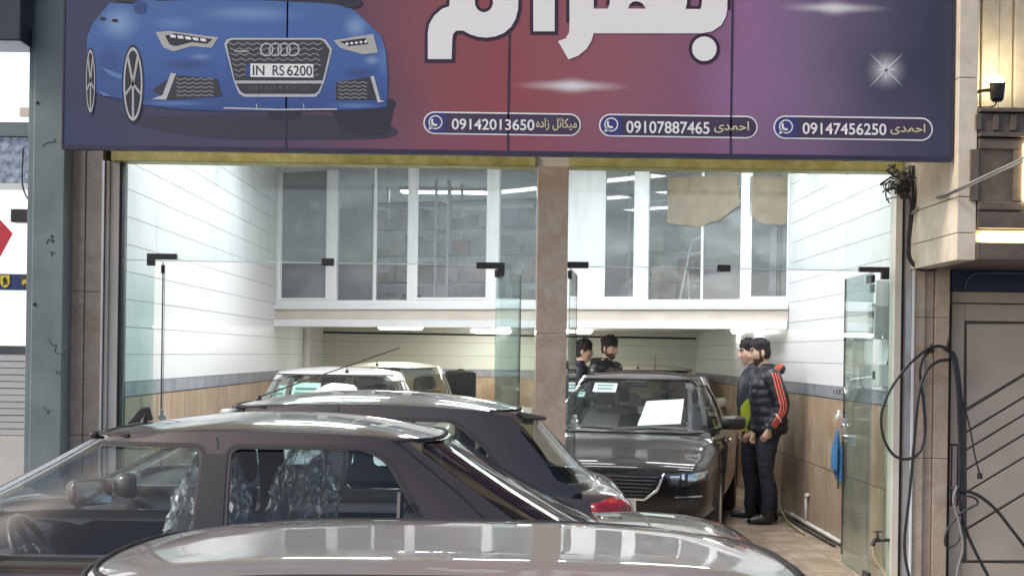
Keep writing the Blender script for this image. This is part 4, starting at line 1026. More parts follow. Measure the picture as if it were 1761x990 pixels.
        b = MB(); b.lathe([(0.0, -0.02), (0.07, -0.015), (0.075, 0.012), (0.05, 0.03), (0.0, 0.034)], c - ax*0.01, ax, 20); b.build('wheel_hub', M_black, sw_, local=True, smooth=True)
        b = MB()
        for a in (0.15, math.pi - 0.15, -math.pi/2): b.tube([c + (u*math.cos(a) + v*math.sin(a))*0.06, c + (u*math.cos(a) + v*math.sin(a))*0.18], 0.017, 6)
        b.build('wheel_spoke', M_black, sw_, local=True)
        b = MB(); b.lathe([(0.0, 0.036), (0.022, 0.0365), (0.02, 0.039), (0.0, 0.039)], c - ax*0.01, ax, 14); b.build('wheel_emblem', M_chrome, sw_, local=True)
        # rear view mirror
        t = 0.86; x = lerp(p['xfb'], p['xft'], t) - 0.10; z = lerp(p['zb'], p['zr'], t)
        b = MB(); b.box((x - 0.02, -0.11, z - 0.035), (x + 0.02, 0.11, z + 0.03)); b.build('inside_mirror', M_black, s.root, local=True, bevel=0.012)
    def seat(s, x, y, z0, rear=False):
        zt = s.p['zb'] + 0.16; b = MB()
        lv = [(0.00, z0, .23, .10), (-0.03, z0 + .15, .25, .10), (-0.09, zt - .12, .25, .085), (-0.12, zt - .02, .22, .07), (-0.13, zt, .17, .05)]
        rings = []
        for (dx, z, w, d) in lv:
            rings.append([b.pt((x + dx + d*math.copysign(abs(math.cos(a))**.6, math.cos(a)), y + w*math.copysign(abs(math.sin(a))**.6, math.sin(a)), z)) for a in [2*math.pi*k/18 for k in range(18)]])
        for k in range(len(rings) - 1):
            for j in range(18): b.f.append([rings[k][j], rings[k][(j+1) % 18], rings[k+1][(j+1) % 18], rings[k+1][j]])
        b.f += [rings[0][::-1], rings[-1]]
        o = b.build('seat', s.seatmat, s.root, local=True, smooth=True)
        h = MB(); hx = x - 0.145; rings = []
        for (z, w, d) in ((zt + .03, .10, .03), (zt + .045, .125, .045), (zt + .11, .13, .05), (zt + .17, .115, .045), (zt + .19, .09, .025)):
            rings.append([h.pt((hx + d*math.copysign(abs(math.cos(a))**.6, math.cos(a)), y + w*math.copysign(abs(math.sin(a))**.6, math.sin(a)), z)) for a in [2*math.pi*k/16 for k in range(16)]])
        for k in range(len(rings) - 1):
            for j in range(16): h.f.append([rings[k][j], rings[k][(j+1) % 16], rings[k+1][(j+1) % 16], rings[k+1][j]])
        h.f += [rings[0][::-1], rings[-1]]
        h.build('headrest', s.seatmat, o, local=True, smooth=True)
        h = MB()
        for q in (-.05, .05): h.tube([(hx, y + q, zt - 0.02), (hx, y + q, zt + 0.04)], 0.006, 6)
        h.build('headrest_post', M_chrome, o, local=True)
        return o
    def wheels(s):
        p = s.p; rw = p['rw']
        for ax in (p['xf'], p['xr']):
            for sd in (-1, 1):
                yo = sd*(p['W']/2 - 0.012); ym = sd*(p['W']/2 - 0.21)
                d = Vector((0, sd, 0)); c = Vector((ax, sd*(p['W']/2 - 0.21), rw))
                b = MB(); b.lathe([(rw*.66, 0.0), (rw*.93, 0.0), (rw, 0.03), (rw, 0.16), (rw*.93, 0.192), (rw*.68, 0.196), (rw*.64, 0.17)], c, d, 36)
                wo = b.build('wheel', M_rubber, s.root, local=True, smooth=True)
                b = MB(); b.lathe([(rw*.64, 0.02), (rw*.66, 0.185), (rw*.60, 0.19), (rw*.57, 0.15), (rw*.56, 0.05)], c, d, 36); b.build('rim', M_alu, wo, local=True, smooth=True)
                u = Vector((1, 0, 0)); v = Vector((0, 0, 1))
                b = MB()
                for k in range(5):
                    a = 2*math.pi*k/5 + 0.2
                    for da in (-0.12, 0.12):
                        e = u*math.cos(a + da) + v*math.sin(a + da); b.tube([c + d*0.165 + (u*math.cos(a) + v*math.sin(a))*rw*.12, c + d*0.15 + e*rw*.6], 0.017, 6)
                b.lathe([(rw*.17, 0.12), (rw*.17, 0.175), (rw*.1, 0.185), (0, 0.186)], c, d, 16); b.build('spokes', M_alu, wo, local=True)
                b = MB(); b.lathe([(rw*.55, 0.06), (0.0, 0.061)], c, d, 24); b.build('brake_disc', M_dark_metal, wo, local=True)
    # ---- shaped pieces laid on the body surface
    def patch(s, name, poly, axis, mt, off=0.004, step=0.05, thick=0.0, parent=None, bvh=None, smooth=True):
        bv = bvh or s.bvh
        bm = bmesh.new(); vs = [bm.verts.new((a, c, 0)) for a, c in poly]; bm.faces.new(vs); bmesh.ops.triangulate(bm, faces=bm.faces[:])
        xs = [a for a, c in poly]; ys = [c for a, c in poly]
        for i, (lo, hi) in enumerate(((min(xs), max(xs)), (min(ys), max(ys)))):
            n = int((hi - lo)/step)
            for k in range(1, n + 1):
                co = [0, 0, 0]; co[i] = lo + (hi - lo)*k/(n + 1); no = [0, 0, 0]; no[i] = 1
                bmesh.ops.bisect_plane(bm, geom=bm.verts[:] + bm.edges[:] + bm.faces[:], plane_co=co, plane_no=no)
        D = {'front': Vector((-1,0,0)), 'rear': Vector((1,0,0)), 'left': Vector((0,-1,0)), 'right': Vector((0,1,0)), 'top': Vector((0,0,-1))}[axis]
        bad = []
        for v in bm.verts:
            a, c = v.co.x, v.co.y
            og = {'front': Vector((5, a, c)), 'rear': Vector((-5, a, c)), 'left': Vector((a, 5, c)), 'right': Vector((a, -5, c)), 'top': Vector((a, c, 5))}[axis]
            h = bv.ray_cast(og, D)
            if h[0] is None: bad.append(v); continue
            nn = h[1] if h[1].dot(D) < 0 else -h[1]
            v.co = h[0] - D*off*0.5 + nn*off*0.5
        bmesh.ops.delete(bm, geom=bad, context='VERTS')
        bmesh.ops.recalc_face_normals(bm, faces=bm.faces)
        if bm.faces and sum((f.normal.dot(D) for f in bm.faces)) > 0: bmesh.ops.reverse_faces(bm, faces=bm.faces)
        me = bpy.data.meshes.new(name); bm.to_mesh(me); bm.free()
        o = link(name, me, mt, parent or s.root, local=True, smooth=smooth)
        if thick:
            sd = o.modifiers.new('t', 'SOLIDIFY'); sd.thickness = thick; sd.offset = -1
        return o
    def line(s, name, pts, axis, mt, w=0.006, off=0.002, bvh=None, parent=None):
        """narrow strip laid along the surface"""
        pts = [Vector(p) for p in pts]; q = []
        for k in range(len(pts) - 1):
            n = max(2, int((pts[k+1] - pts[k]).length/0.05))
            q += [pts[k].lerp(pts[k+1], j/n) for j in range(n)]
        q.append(pts[-1]); L_, R_ = [], []
        for k, p in enumerate(q):
            d = (q[min(k+1, len(q)-1)] - q[max(k-1, 0)]).normalized(); nn = Vector((-d.y, d.x))*w/2
            L_.append(p + nn); R_.append(p - nn)
        poly_pts = []
        bv = bvh or s.bvh; b = MB()
        D = {'front': Vector((-1,0,0)), 'rear': Vector((1,0,0)), 'left': Vector((0,-1,0)), 'right': Vector((0,1,0)), 'top': Vector((0,0,-1))}[axis]
        def pr(p):
            og = {'front': Vector((5, p.x, p.y)), 'rear': Vector((-5, p.x, p.y)), 'left': Vector((p.x, 5, p.y)), 'right': Vector((p.x, -5, p.y)), 'top': Vector((p.x, p.y, 5))}[axis]
            h = bv.ray_cast(og, D)
            return None if h[0] is None else h[0] - D*off
        A = [pr(p) for p in L_]; C = [pr(p) for p in R_]
        for k in range(len(q) - 1):
            if None in (A[k], A[k+1], C[k], C[k+1]): continue
            b.face([A[k], A[k+1], C[k+1], C[k]])
        if b.f: return b.build(name, mt, parent or s.root, local=True, smooth=True)
    def mirror(s, side, x=None, z=None, toe=8):
        p = s.p; x = x if x is not None else p['xfb'] - 0.38; z = z or p['zb'] + 0.07; y = side*(p['W']/2 + 0.055)
        Rm = Matrix.Translation((x, y, 0)) @ Matrix.Rotation(R(toe)*side, 4, 'Z') @ Matrix.Translation((-x, -y, 0))
        b = MB(); b.T = lambda q: Rm @ Vector(q); rings = []
        for (dx, sc) in ((-0.055, .93), (-0.045, 1.0), (0.0, .98), (0.035, .85), (0.055, .55)):
            rings.append([b.pt((x + dx, y + 0.115*sc*math.copysign(abs(math.cos(a))**.5, math.cos(a)), z + 0.066*sc*math.copysign(abs(math.sin(a))**.5, math.sin(a)))) for a in [2*math.pi*k/20 for k in range(20)]])
        for k in range(len(rings) - 1):
            for j in range(20): b.f.append([rings[k][j], rings[k][(j+1) % 20], rings[k+1][(j+1) % 20], rings[k+1][j]])
        b.f.append(rings[-1]); b.f.append(rings[0][::-1])
        o = b.build('door_mirror', s.mat, s.root, local=True, smooth=True)
        b = MB(); b.T = lambda q: Rm @ Vector(q); tq = 0.0; b.prism([Vector((x - .062 + tq, y - .098, z - .055)), Vector((x - .062 - tq, y + .098, z - .055)), Vector((x - .062 - tq, y + .098, z + .055)), Vector((x - .062 + tq, y - .098, z + .055))], (.002, 0, 0)); b.build('mirror_glass', M_chrome, o, local=True)
        b = MB(); b.tube([(x + 0.0, side*(p['W']/2 - 0.09), z - 0.05), (x + 0.0, y - side*0.06, z - 0.035)], 0.022, 8); b.build('mirror_stalk', M_black, o, local=True)
    def antenna(s, x, y, length, lean, fin=False):
        h = s.rbvh.ray_cast(Vector((x, y, 3)), Vector((0, 0, -1)))
        if h[0] is None: return
        z = h[0].z; b = MB(); b.lathe([(0.02, -0.004), (0.018, 0.012), (0.008, 0.03), (0.0, 0.032)], (x, y, z), n=12)
        o = b.build('antenna', M_black, s.root, local=True)
        b = MB(); b.tube([(x, y, z + 0.02), (x - math.sin(lean)*length, y, z + 0.02 + math.cos(lean)*length)], [0.005, 0.003], 6); b.build('rod', M_black, o, local=True)
    def plate(s, axis, x, z, w=0.42, h=0.11):
        o = s.patch('number_plate', [(x - w/2, z - h/2), (x + w/2, z - h/2), (x + w/2, z + h/2), (x - w/2, z + h/2)], axis, M_plate, off=0.02, step=0.2, smooth=False)
        return o

def side_wins(p, aw, bx, bw, cw, t0=.05, t1=.86, quarter=None):
    zt = lambda t: lerp(p['zb'], p['zr'] - 0.01, t); xa = lambda t: lerp(p['xfb'], p['xft'], t); xc = lambda t: lerp(p['xrb'], p['xrt'], t)
    f = [(xa(t0) - aw - .12, zt(t0)), (xa(.45) - aw, zt(.45)), (xa(t1) - aw, zt(t1)), (bx + bw/2, zt(t1)), (bx + bw/2, zt(t0))]
    r = [(bx - bw/2, zt(t0)), (bx - bw/2, zt(t1)), (xc(t1) + cw*1.25, zt(t1)), (xc(.6) + cw*1.05, zt(.6)), (xc(t0) + cw, zt(t0))]
    return [f, r]
def stations(L, zn, zc, zt, ztail, W, hood=1.0, cowl=1.25):
    h = L/2; w = W/2
    return [(h, zn - .10, w*.72, .40, .01), (h - .03, zn - .03, w*.85, .28, .015), (h - .16, zn + .02, w*.935, .20, .02), (h - .45, zn + .08, w*.965, .18, .028),
            (cowl + .35, lerp(zn + .08, zc, .72), w*.99, .18, .03), (cowl, zc, w, .18, .02), (0.6, zc, w, .18, .0), (-0.4, zc + .005, w, .18, .0), (-1.0, zc + .015, w*.995, .18, .0),
            (-h + .65, zt, w*.985, .18, .02), (-h + .30, zt - .01, w*.95, .20, .025), (-h + .10, ztail, w*.88, .26, .02), (-h + .03, ztail - .06, w*.80, .34, .01), (-h, ztail - .16, w*.70, .42, .0)]
# --- saloon B: taupe, side-on, on the pavement
pB = dict(W=1.78, xf=1.45, xr=-1.30, rw=0.315, xfb=1.42, xft=0.50, xrb=-1.78, xrt=-0.98, wb=0.80, wr=0.575, bow=0.09, zb=0.86, zr=1.335, arch=0.075, xtop=-0.25, crown=0.05, xseat=0.12)
pB['st'] = stations(4.70, 0.66, 0.84, 0.915, 0.87, 1.78, cowl=1.5)
pB['side_windows'] = side_wins(pB, 0.08, -0.10, 0.13, 0.22, t0=.03, t1=.88)
_zb = lambda t: lerp(pB['zb'], pB['zr'] - 0.01, t)
pB['side_windows'][1] = [(-0.17, _zb(.03)), (-0.15, _zb(.88)), (-0.66, _zb(.88)), (-0.75, _zb(.78)), (-0.98, _zb(.03))]
B = Car('parked_saloon', 'dark taupe saloon with clear plastic over its front seat, parked in front of the hatchback', (-1.20, 6.10, -0.05), math.pi, pB, M_paint_taupe, G_tint, group=None, seats=M_seat)
# rear quarter light divider, seams, belt, door handles
zt = lambda t: lerp(pB['zb'], pB['zr'], t)
for sd, ax in ((1, 'left'), (-1, 'right')):
    b = MB(); b.tube([(-0.815, sd*(pB['wb'] + .006), zt(.02)), (-0.815, sd*(pB['wb'] - .065), zt(.55))], 0.014, 6); b.build('window_divider', M_black, B.root, local=True)
    B.patch('pillar_cover', [(-0.155, zt(.04)), (-0.045, zt(.04)), (-0.045, zt(.82)), (-0.14, zt(.82))], ax, M_black, off=0.004, bvh=B.rbvh)
    B.line('door_seam', [(-0.10, 0.30), (-0.10, 0.92)], ax, M_black); B.line('door_seam', [(1.18, 0.32), (1.22, 0.90)], ax, M_black); B.line('door_seam', [(-1.30, 0.80), (-1.22, 0.93)], ax, M_black)
    B.line('door_seam', [(-0.10, zt(.86)), (-0.085, zt(1.0))], ax, M_black, bvh=B.rbvh, w=0.008)
    B.line('door_seam', [(-1.30, zt(.02)), (-1.05, zt(.5)), (-0.80, zt(.9)), (-0.72, zt(.99))], ax, M_black, bvh=B.rbvh, w=0.006)
    B.patch('tail_lamp', [(-2.10, .74), (-2.33, .74), (-2.33, .88), (-2.16, .90)], ax, M_tail, off=0.01, thick=0.01)
    B.patch('belt_strip', [(1.1, .83), (-1.0, .838), (-1.0, .85), (1.1, .843)], ax, M_black, off=0.006, step=0.1)
    B.mirror(sd, x=0.86, z=0.94, toe=42 if sd < 0 else 8)
    for x in (0.05, -1.0): B.patch('door_handle', [(x, .80), (x + .2, .80), (x + .2, .83), (x, .83)], ax, M_paint_taupe, off=0.03, thick=0.02)
# boot lid seams and glossy rear screen
B.line('boot_seam', [(-1.82, 0.70), (-1.84, -0.70)], 'top', M_black)
B.antenna(0.42, -0.30, 0.03, 0.2)
b = MB(); b.prism([Vector((0.50, -0.33, 1.31)), Vector((0.38, -0.33, 1.33)), Vector((0.40, -0.33, 1.39)), Vector((0.44, -0.33, 1.385))], (0, 0.03, 0)); b.build('antenna_fin', M_black, B.root, local=True, bevel=0.006)
# clear plastic thrown over the front seat
M_plastic = bpy.data.materials.new('clear_plastic_film'); M_plastic.use_nodes = True
N_ = M_plastic.node_tree.nodes; L_k = M_plastic.node_tree.links; N_.remove(N_['Principled BSDF'])
tr = N_.new('ShaderNodeBsdfTransparent'); gl = N_.new('ShaderNodeBsdfGlossy'); gl.inputs['Roughness'].default_value = 0.12
fr = N_.new('ShaderNodeLayerWeight'); fr.inputs[0].default_value = 0.35; mx = N_.new('ShaderNodeMixShader')
mth = N_.new('ShaderNodeMath'); mth.operation = 'MULTIPLY_ADD'; mth.inputs[1].default_value = 0.7; mth.inputs[2].default_value = 0.07; mth.use_clamp = True
L_k.new(fr.outputs['Facing'], mth.inputs[0]); L_k.new(mth.outputs[0], mx.inputs[0]); L_k.new(tr.outputs[0], mx.inputs[1]); L_k.new(gl.outputs[0], mx.inputs[2]); df_ = N_.new('ShaderNodeBsdfDiffuse'); df_.inputs[0].default_value = (.85, .88, .88, 1); m2_ = N_.new('ShaderNodeMixShader'); m2_.inputs[0].default_value = 0.10
L_k.new(mx.outputs[0], m2_.inputs[1]); L_k.new(df_.outputs[0], m2_.inputs[2]); L_k.new(m2_.outputs[0], N_['Material Output'].inputs[0])
def film(parent, x, y, zt_, zb_, name='plastic_cover', local=True):
    bm = bmesh.new(); bmesh.ops.create_icosphere(bm, subdivisions=5, radius=1.0)
    for v in bm.verts:
        c = v.co.copy(); k = (c.z + 1)/2
        n1 = 1 - abs(noise.noise(Vector((c.x*3.2, c.y*3.2, c.z*1.1)) + Vector((x*9, y*7, 3))))*2.2; n2 = 1 - abs(noise.noise(c*4.5 + Vector((3, x*5, y))))*2
        r_ = 0.86 + 0.26*max(0, n1)**2 + 0.07*n2
        fl = .05*max(0, .45 - k)*math.sin(c.y*9 + c.x*7)
        v.co = Vector((x + c.x*lerp(.19, .10, k)*r_ - fl - .05*k, y + c.y*lerp(.30, .15, k)*r_ + fl, lerp(zb_, zt_, k) + 0.03*n2))
    me = bpy.data.meshes.new(name); bm.to_mesh(me); bm.free()
    return link(name, me, M_plastic, parent, local=local, smooth=False)
film(B.root, 0.0, 0.36, 1.27, 0.72); film(B.root, -0.28, -0.30, 1.26, 0.72)

# --- hatchback C behind it
pC = dict(W=1.66, xf=1.22, xr=-1.24, rw=0.295, xfb=1.02, xft=0.26, xrb=-1.80, xrt=-1.42, wb=0.765, wr=0.555, bow=0.08, zb=0.93, zr=1.375, arch=0.06, xtop=-0.45, crown=0.06, xseat=-0.15)
pC['st'] = stations(3.86, 0.66, 0.905, 0.95, 0.945, 1.66, cowl=1.12)
pC['side_windows'] = side_wins(pC, 0.07, -0.37, 0.12, 0.36, t0=.05, t1=.84)
_zc = lambda t: lerp(pC['zb'], pC['zr'] - 0.01, t)
pC['side_windows'][1] = [(-0.43, _zc(.05)), (-0.43, _zc(.84)), (-0.96, _zc(.82)), (-1.14, _zc(.5)), (-1.26, _zc(.05))]
C = Car('parked_hatchback', 'grey brown hatchback with a long roof antenna, parked across the shop entrance', (-1.23, 8.02, -0.05), math.pi, pC, M_paint_brown, G_tint)
ztc = lambda t: lerp(pC['zb'], pC['zr'], t)
for sd, ax in ((1, 'left'), (-1, 'right')):
    C.line('door_seam', [(-0.37, 0.30), (-0.37, 0.90)], ax, M_black); C.line('door_seam', [(-0.37, ztc(.86)), (-0.36, ztc(1.0))], ax, M_black, bvh=C.rbvh, w=0.008)
    C.line('tailgate_seam', [(-1.60, ztc(.02)), (-1.50, ztc(.5)), (-1.38, ztc(.98))], ax, M_black, bvh=C.rbvh)
    C.patch('tail_lamp', [(-1.70, .775), (-1.865, .775), (-1.865, .915), (-1.80, .915), (-1.68, .885)], ax, M_tail, off=0.012, thick=0.01)
    y0 = sd*0.50; C.patch('tail_lamp', [(sd*.50, .775), (sd*.69, .775), (sd*.69, .905), (sd*.55, .90)], 'rear', M_tail, off=0.012, thick=0.01)
    C.mirror(sd, x=0.66, z=0.97)
    C.patch('door_handle', [(-0.25, .78), (-.05, .78), (-.05, .81), (-0.25, .81)], ax, M_paint_brown, off=0.03, thick=0.02)
C.plate('rear', 0.0, 0.62)
C.antenna(0.18, -0.15, 0.86, R(70))
C.line('wiper', [(-0.1, 1.0), (0.3, 1.08)], 'rear', M_black, w=0.02, off=0.02, bvh=C.rbvh)
b = MB(); b.prism([Vector((-1.30, -0.46, 1.345)), Vector((-1.46, -0.46, 1.318)), Vector((-1.455, -0.46, 1.300)), Vector((-1.34, -0.46, 1.30))], (0, 0.92, 0)); b.build('spoiler', M_paint_brown, C.root, local=True, bevel=0.008)

# --- A: champagne car nearest the street
pA = dict(W=1.72, xf=1.36, xr=-1.30, rw=0.305, xfb=1.38, xft=0.55, xrb=-1.86, xrt=-1.20, wb=0.79, wr=0.60, bow=0.10, zb=0.95, zr=1.405, arch=0.014, xtop=-0.32, crown=0.042, cpow=6.0, xseat=0.1)
pA['st'] = stations(4.45, 0.68, 0.91, 0.95, 0.90, 1.72, cowl=1.46)
pA['side_windows'] = side_wins(pA, 0.075, -0.12, 0.12, 0.24)
A = Car('street_saloon', 'champagne silver car with black roof seals parked in the street by the kerb', (-0.46, 3.72, -0.33), math.pi, pA, M_paint_silver, G_tint)
for sd, ax in ((1, 'left'), (-1, 'right')):
    A.line('door_seam', [(-0.12, 0.30), (-0.12, 0.90)], ax, M_black); A.mirror(sd, x=0.95)
    pts = []
    for k in range(25):
        x = lerp(0.50, -1.15, k/24); h = A.rbvh.ray_cast(Vector((x, sd*(pA['wr'] - 0.055), 3)), Vector((0, 0, -1)))
        if h[0]: pts.append(h[0] + Vector((0, 0, 0.003)))
    b = MB(); b.tube(pts, 0.009, 6); b.build('roof_moulding', M_rubber, A.root, local=True, smooth=True)

for fr_ in (1, -1):
    lp = [Vector(q) for q in A.loop(1.0, n=144)]; cxx = (pA['xft'] + pA['xrt'])/2
    sel = [q for k, q in enumerate(lp) if math.cos(2*math.pi*k/144)*fr_ > 0.30]
    sel.sort(key=lambda q: q.y)
    b = MB(); b.tube([q + Vector((0.002*fr_, 0, .001)) for q in sel], 0.007, 6); b.build('screen_header_seal', M_rubber, A.root, local=True, smooth=True)

# --- F: black saloon inside, facing out
yawF = R(12)
pF = dict(W=1.77, xf=1.33, xr=-1.28, rw=0.31, xfb=1.27, xft=0.27, xrb=-1.72, xrt=-0.98, wb=0.80, wr=0.585, bow=0.12, zb=0.92, zr=1.40, arch=0.07, xtop=-0.25, crown=0.05, xseat=0.0)
pF['st'] = stations(4.42, 0.715, 0.90, 0.955, 0.90, 1.77, cowl=1.32)
pF['side_windows'] = side_wins(pF, 0.075, -0.20, 0.12, 0.24)
FX, FY = 0.87 + 2.21*math.sin(yawF), 11.72 + 2.21*math.cos(yawF)
F = Car('black_saloon', 'glossy black saloon with white paper behind its windscreen, facing out of the showroom', (FX, FY, 0.0), -math.pi/2 - yawF, pF, M_paint_black, G_car, seats=M_seat)
F.patch('grille', [(-.45, .63), (-.40, .50), (-.30, .43), (.30, .43), (.40, .50), (.45, .63)], 'front', M_black, off=0.006)
for k in range(6):
    z = .45 + k*.030; w = lerp(.31, .44, k/5); F.patch('grille_slat', [(-w, z), (w, z), (w, z + .012), (-w, z + .012)], 'front', M_dark_metal, off=0.022, thick=0.012)
for sd in (-1, 1):
    F.patch('grille_chrome', [(sd*.465, .64), (sd*.45, .64), (sd*.395, .51), (sd*.295, .430), (0, .428), (0, .414), (sd*.30, .414), (sd*.41, .495)], 'front', M_chrome, off=0.02, thick=0.012)
    hl = [(sd*.47, .635), (sd*.49, .54), (sd*.60, .53), (sd*.80, .59), (sd*.835, .685), (sd*.70, .66)]
    h = F.patch('headlamp', hl, 'front', M_black, off=0.006, step=0.03)
    F.patch('reflector', [(sd*.505, .62), (sd*.515, .56), (sd*.575, .555), (sd*.585, .625)], 'front', M_lamp_inner, off=0.016, step=0.02, parent=h)
    F.patch('reflector', [(sd*.65, .635), (sd*.65, .57), (sd*.77, .605), (sd*.80, .66), (sd*.70, .645)], 'front', M_lamp_inner, off=0.016, step=0.02, parent=h)
    F.patch('daylight_strip', [(sd*.60, .635), (sd*.605, .545), (sd*.625, .55), (sd*.622, .64)], 'front', M_chrome, off=0.02, step=0.02, parent=h)
    F.patch('lens', [(a, c) for a, c in hl], 'front', G_lens, off=0.028, step=0.03, parent=h)
    F.patch('fog_recess', [(sd*.56, .36), (sd*.74, .39), (sd*.75, .44), (sd*.56, .43)], 'front', M_black, off=0.008, step=0.03)
    F.patch('fog_trim', [(sd*.55, .445), (sd*.76, .455), (sd*.76, .468), (sd*.55, .458)], 'front', M_chrome, off=0.014, step=0.03)
    F.mirror(sd, x=0.72, z=1.0)
    F.line('bonnet_seam', [(1.2, sd*.70), (2.0, sd*.62)], 'top', M_trim, w=0.006)
    ax = 'left' if sd > 0 else 'right'
    F.line('door_seam', [(0.95, 0.32), (1.0, 0.90)], ax, M_trim); F.line('door_seam', [(-0.20, 0.30), (-0.20, 0.90)], ax, M_trim)
    F.patch('sill_strip', [(-.95, .24), (.98, .24), (.98, .28), (-.95, .28)], ax, M_black, off=0.01, step=0.1)
    F.patch('door_handle', [(-0.08, .79), (.12, .79), (.12, .82), (-0.08, .82)], ax, M_chrome, off=0.03, thick=0.02)
    F.patch('indicator', [(1.0, .70), (1.06, .70), (1.06, .73), (1.0, .73)], ax, M_lamp_inner, off=0.01, step=0.05)
F.plate('front', 0.0, 0.37, 0.46, 0.11)
F.patch('lower_intake', [(-.50, .25), (.50, .25), (.44, .31), (-.44, .31)], 'front', M_black, off=0.006)
F.patch('badge', ell(0, .545, .034, .038, 14), 'front', M_chrome, off=0.03, step=0.03, thick=0.01)
gz = lambda t: lerp(pF['zb'], pF['zr'], t)
F.patch('paper_sheet', [(.10, gz(.12)), (.48, gz(.16)), (.47, gz(.60)), (.13, gz(.55))], 'front', M_paper, off=-0.012, bvh=F.gbvh, step=0.08)
for (y0, y1, t0, t1, mt) in ((-.62, -.48, .60, .78, M_green_note), (-.41, -.18, .70, .87, M_paper)):
    o = F.patch('windscreen_sticker', [(y0, gz(t0)), (y1, gz(t0)), (y1, gz(t1)), (y0, gz(t1))], 'front', mt, off=-0.01, bvh=F.gbvh, step=0.08)
    for q in range(2):
        F.patch('sticker_print', [(lerp(y0, y1, .15), gz(t0) + .022 + q*.03), (lerp(y0, y1, .85), gz(t0) + .022 + q*.03), (lerp(y0, y1, .85), gz(t0) + .034 + q*.03), (lerp(y0, y1, .15), gz(t0) + .034 + q*.03)], 'front', M_ink, off=-0.004, bvh=F.gbvh, step=0.08, parent=o)
for (y0, y1) in ((-.60, -.05), (-.10, .55)):
    F.line('wiper', [(y0, gz(.05)), (lerp(y0, y1, .5), gz(.10)), (y1, gz(.07))], 'front', M_black, w=0.022, off=0.02, bvh=F.gbvh)
F.antenna(-0.85, 0.05, 0.20, R(12))

# --- white saloons inside
pD = dict(W=1.68, xf=1.25, xr=-1.22, rw=0.295, xfb=1.10, xft=0.36, xrb=-1.62, xrt=-0.98, wb=0.77, wr=0.575, bow=0.09, zb=0.93, zr=1.405, arch=0.05, xtop=-0.25, crown=0.05, xseat=0.0)
pD['st'] = stations(4.20, 0.70, 0.91, 0.95, 0.90, 1.68, cowl=1.18)
pD['side_windows'] = side_wins(pD, 0.075, -0.20, 0.12, 0.22)
D = Car('white_saloon', 'white saloon with a pale green notice behind its windscreen beside the left tiled wall', (-1.60, 13.65, 0), -math.pi/2, pD, M_paint_white, G_car, seats=M_seat_grey)
def dress_white(K):
    gz = lambda t: lerp(pD['zb'], pD['zr'], t)
    for sd in (-1, 1):
        K.mirror(sd, x=0.66, z=1.0)
        K.patch('headlamp', [(sd*.42, .66), (sd*.44, .55), (sd*.74, .58), (sd*.78, .69)], 'front', M_lamp_inner, off=0.008, step=0.04)
        ax = 'left' if sd > 0 else 'right'
        K.line('door_seam', [(-0.20, 0.30), (-0.20, 0.90)], ax, M_trim); K.line('door_seam', [(0.9, 0.32), (0.94, 0.90)], ax, M_trim)
    K.patch('grille', [(-.34, .62), (-.30, .52), (.30, .52), (.34, .62)], 'front', M_black, off=0.006)
    K.plate('front', 0, 0.40)
    K.line('wiper', [(-.5, gz(.05)), (.05, gz(.09))], 'front', M_black, w=0.022, off=0.02, bvh=K.gbvh)
dress_white(D)
gz = lambda t: lerp(pD['zb'], pD['zr'], t)
for (y0, y1, t0, t1, mt) in ((-.58, -.42, .50, .74, M_green_note), (-.36, -.10, .52, .80, M_green_note)):
    o = D.patch('windscreen_sticker', [(y0, gz(t0)), (y1, gz(t0)), (y1, gz(t1)), (y0, gz(t1))], 'front', mt, off=-0.01, bvh=D.gbvh, step=0.08)
    for q in range(2):
        D.patch('sticker_print', [(lerp(y0, y1, .12), gz(t0) + .03 + q*.04), (lerp(y0, y1, .88), gz(t0) + .03 + q*.04), (lerp(y0, y1, .88), gz(t0) + .047 + q*.04), (lerp(y0, y1, .12), gz(t0) + .047 + q*.04)], 'front', M_ink, off=-0.004, bvh=D.gbvh, step=0.08, parent=o)
D.antenna(0.28, 0.12, 0.05, 0.3)
E1 = Car('white_saloon', 'cream white car under the mezzanine behind the white saloon', (-1.42, 18.35, 0), -math.pi/2, dict(pD, zr=1.43), M_paint_cream, G_car, seats=M_seat_grey)
dress_white(E1); E1.antenna(0.28, -0.2, 0.05, 0.3)
def copy_tree(o, parent=None):
    c = o.copy(); COL.objects.link(c); c.parent = parent
    for ch in o.children: copy_tree(ch, c)
    return c
g1 = copy_tree(E1.root); g1.matrix_basis = Matrix.Translation((1.98, 19.25, 0)) @ Matrix.Rotation(-math.pi/2, 4, 'Z')
tag(g1, 'cream white car under the mezzanine behind the black saloon', 'car')

def window_rubber(K, p):
    for poly in p['side_windows']:
        cx = sum(a for a, c in poly)/len(poly); cz = sum(c for a, c in poly)/len(poly)
        q = [(cx + (a - cx)*(1 + .016/max(.05, abs(a - cx))), cz + (c - cz)*(1 + .012/max(.05, abs(c - cz)))) for a, c in poly]
        q = round_poly(q, .05); q.append(q[0])
        for ax in ('left', 'right'): K.line('window_rubber', q, ax, M_rubber, w=0.016, off=0.002, bvh=K.rbvh)
window_rubber(B, pB); window_rubber(C, pC)
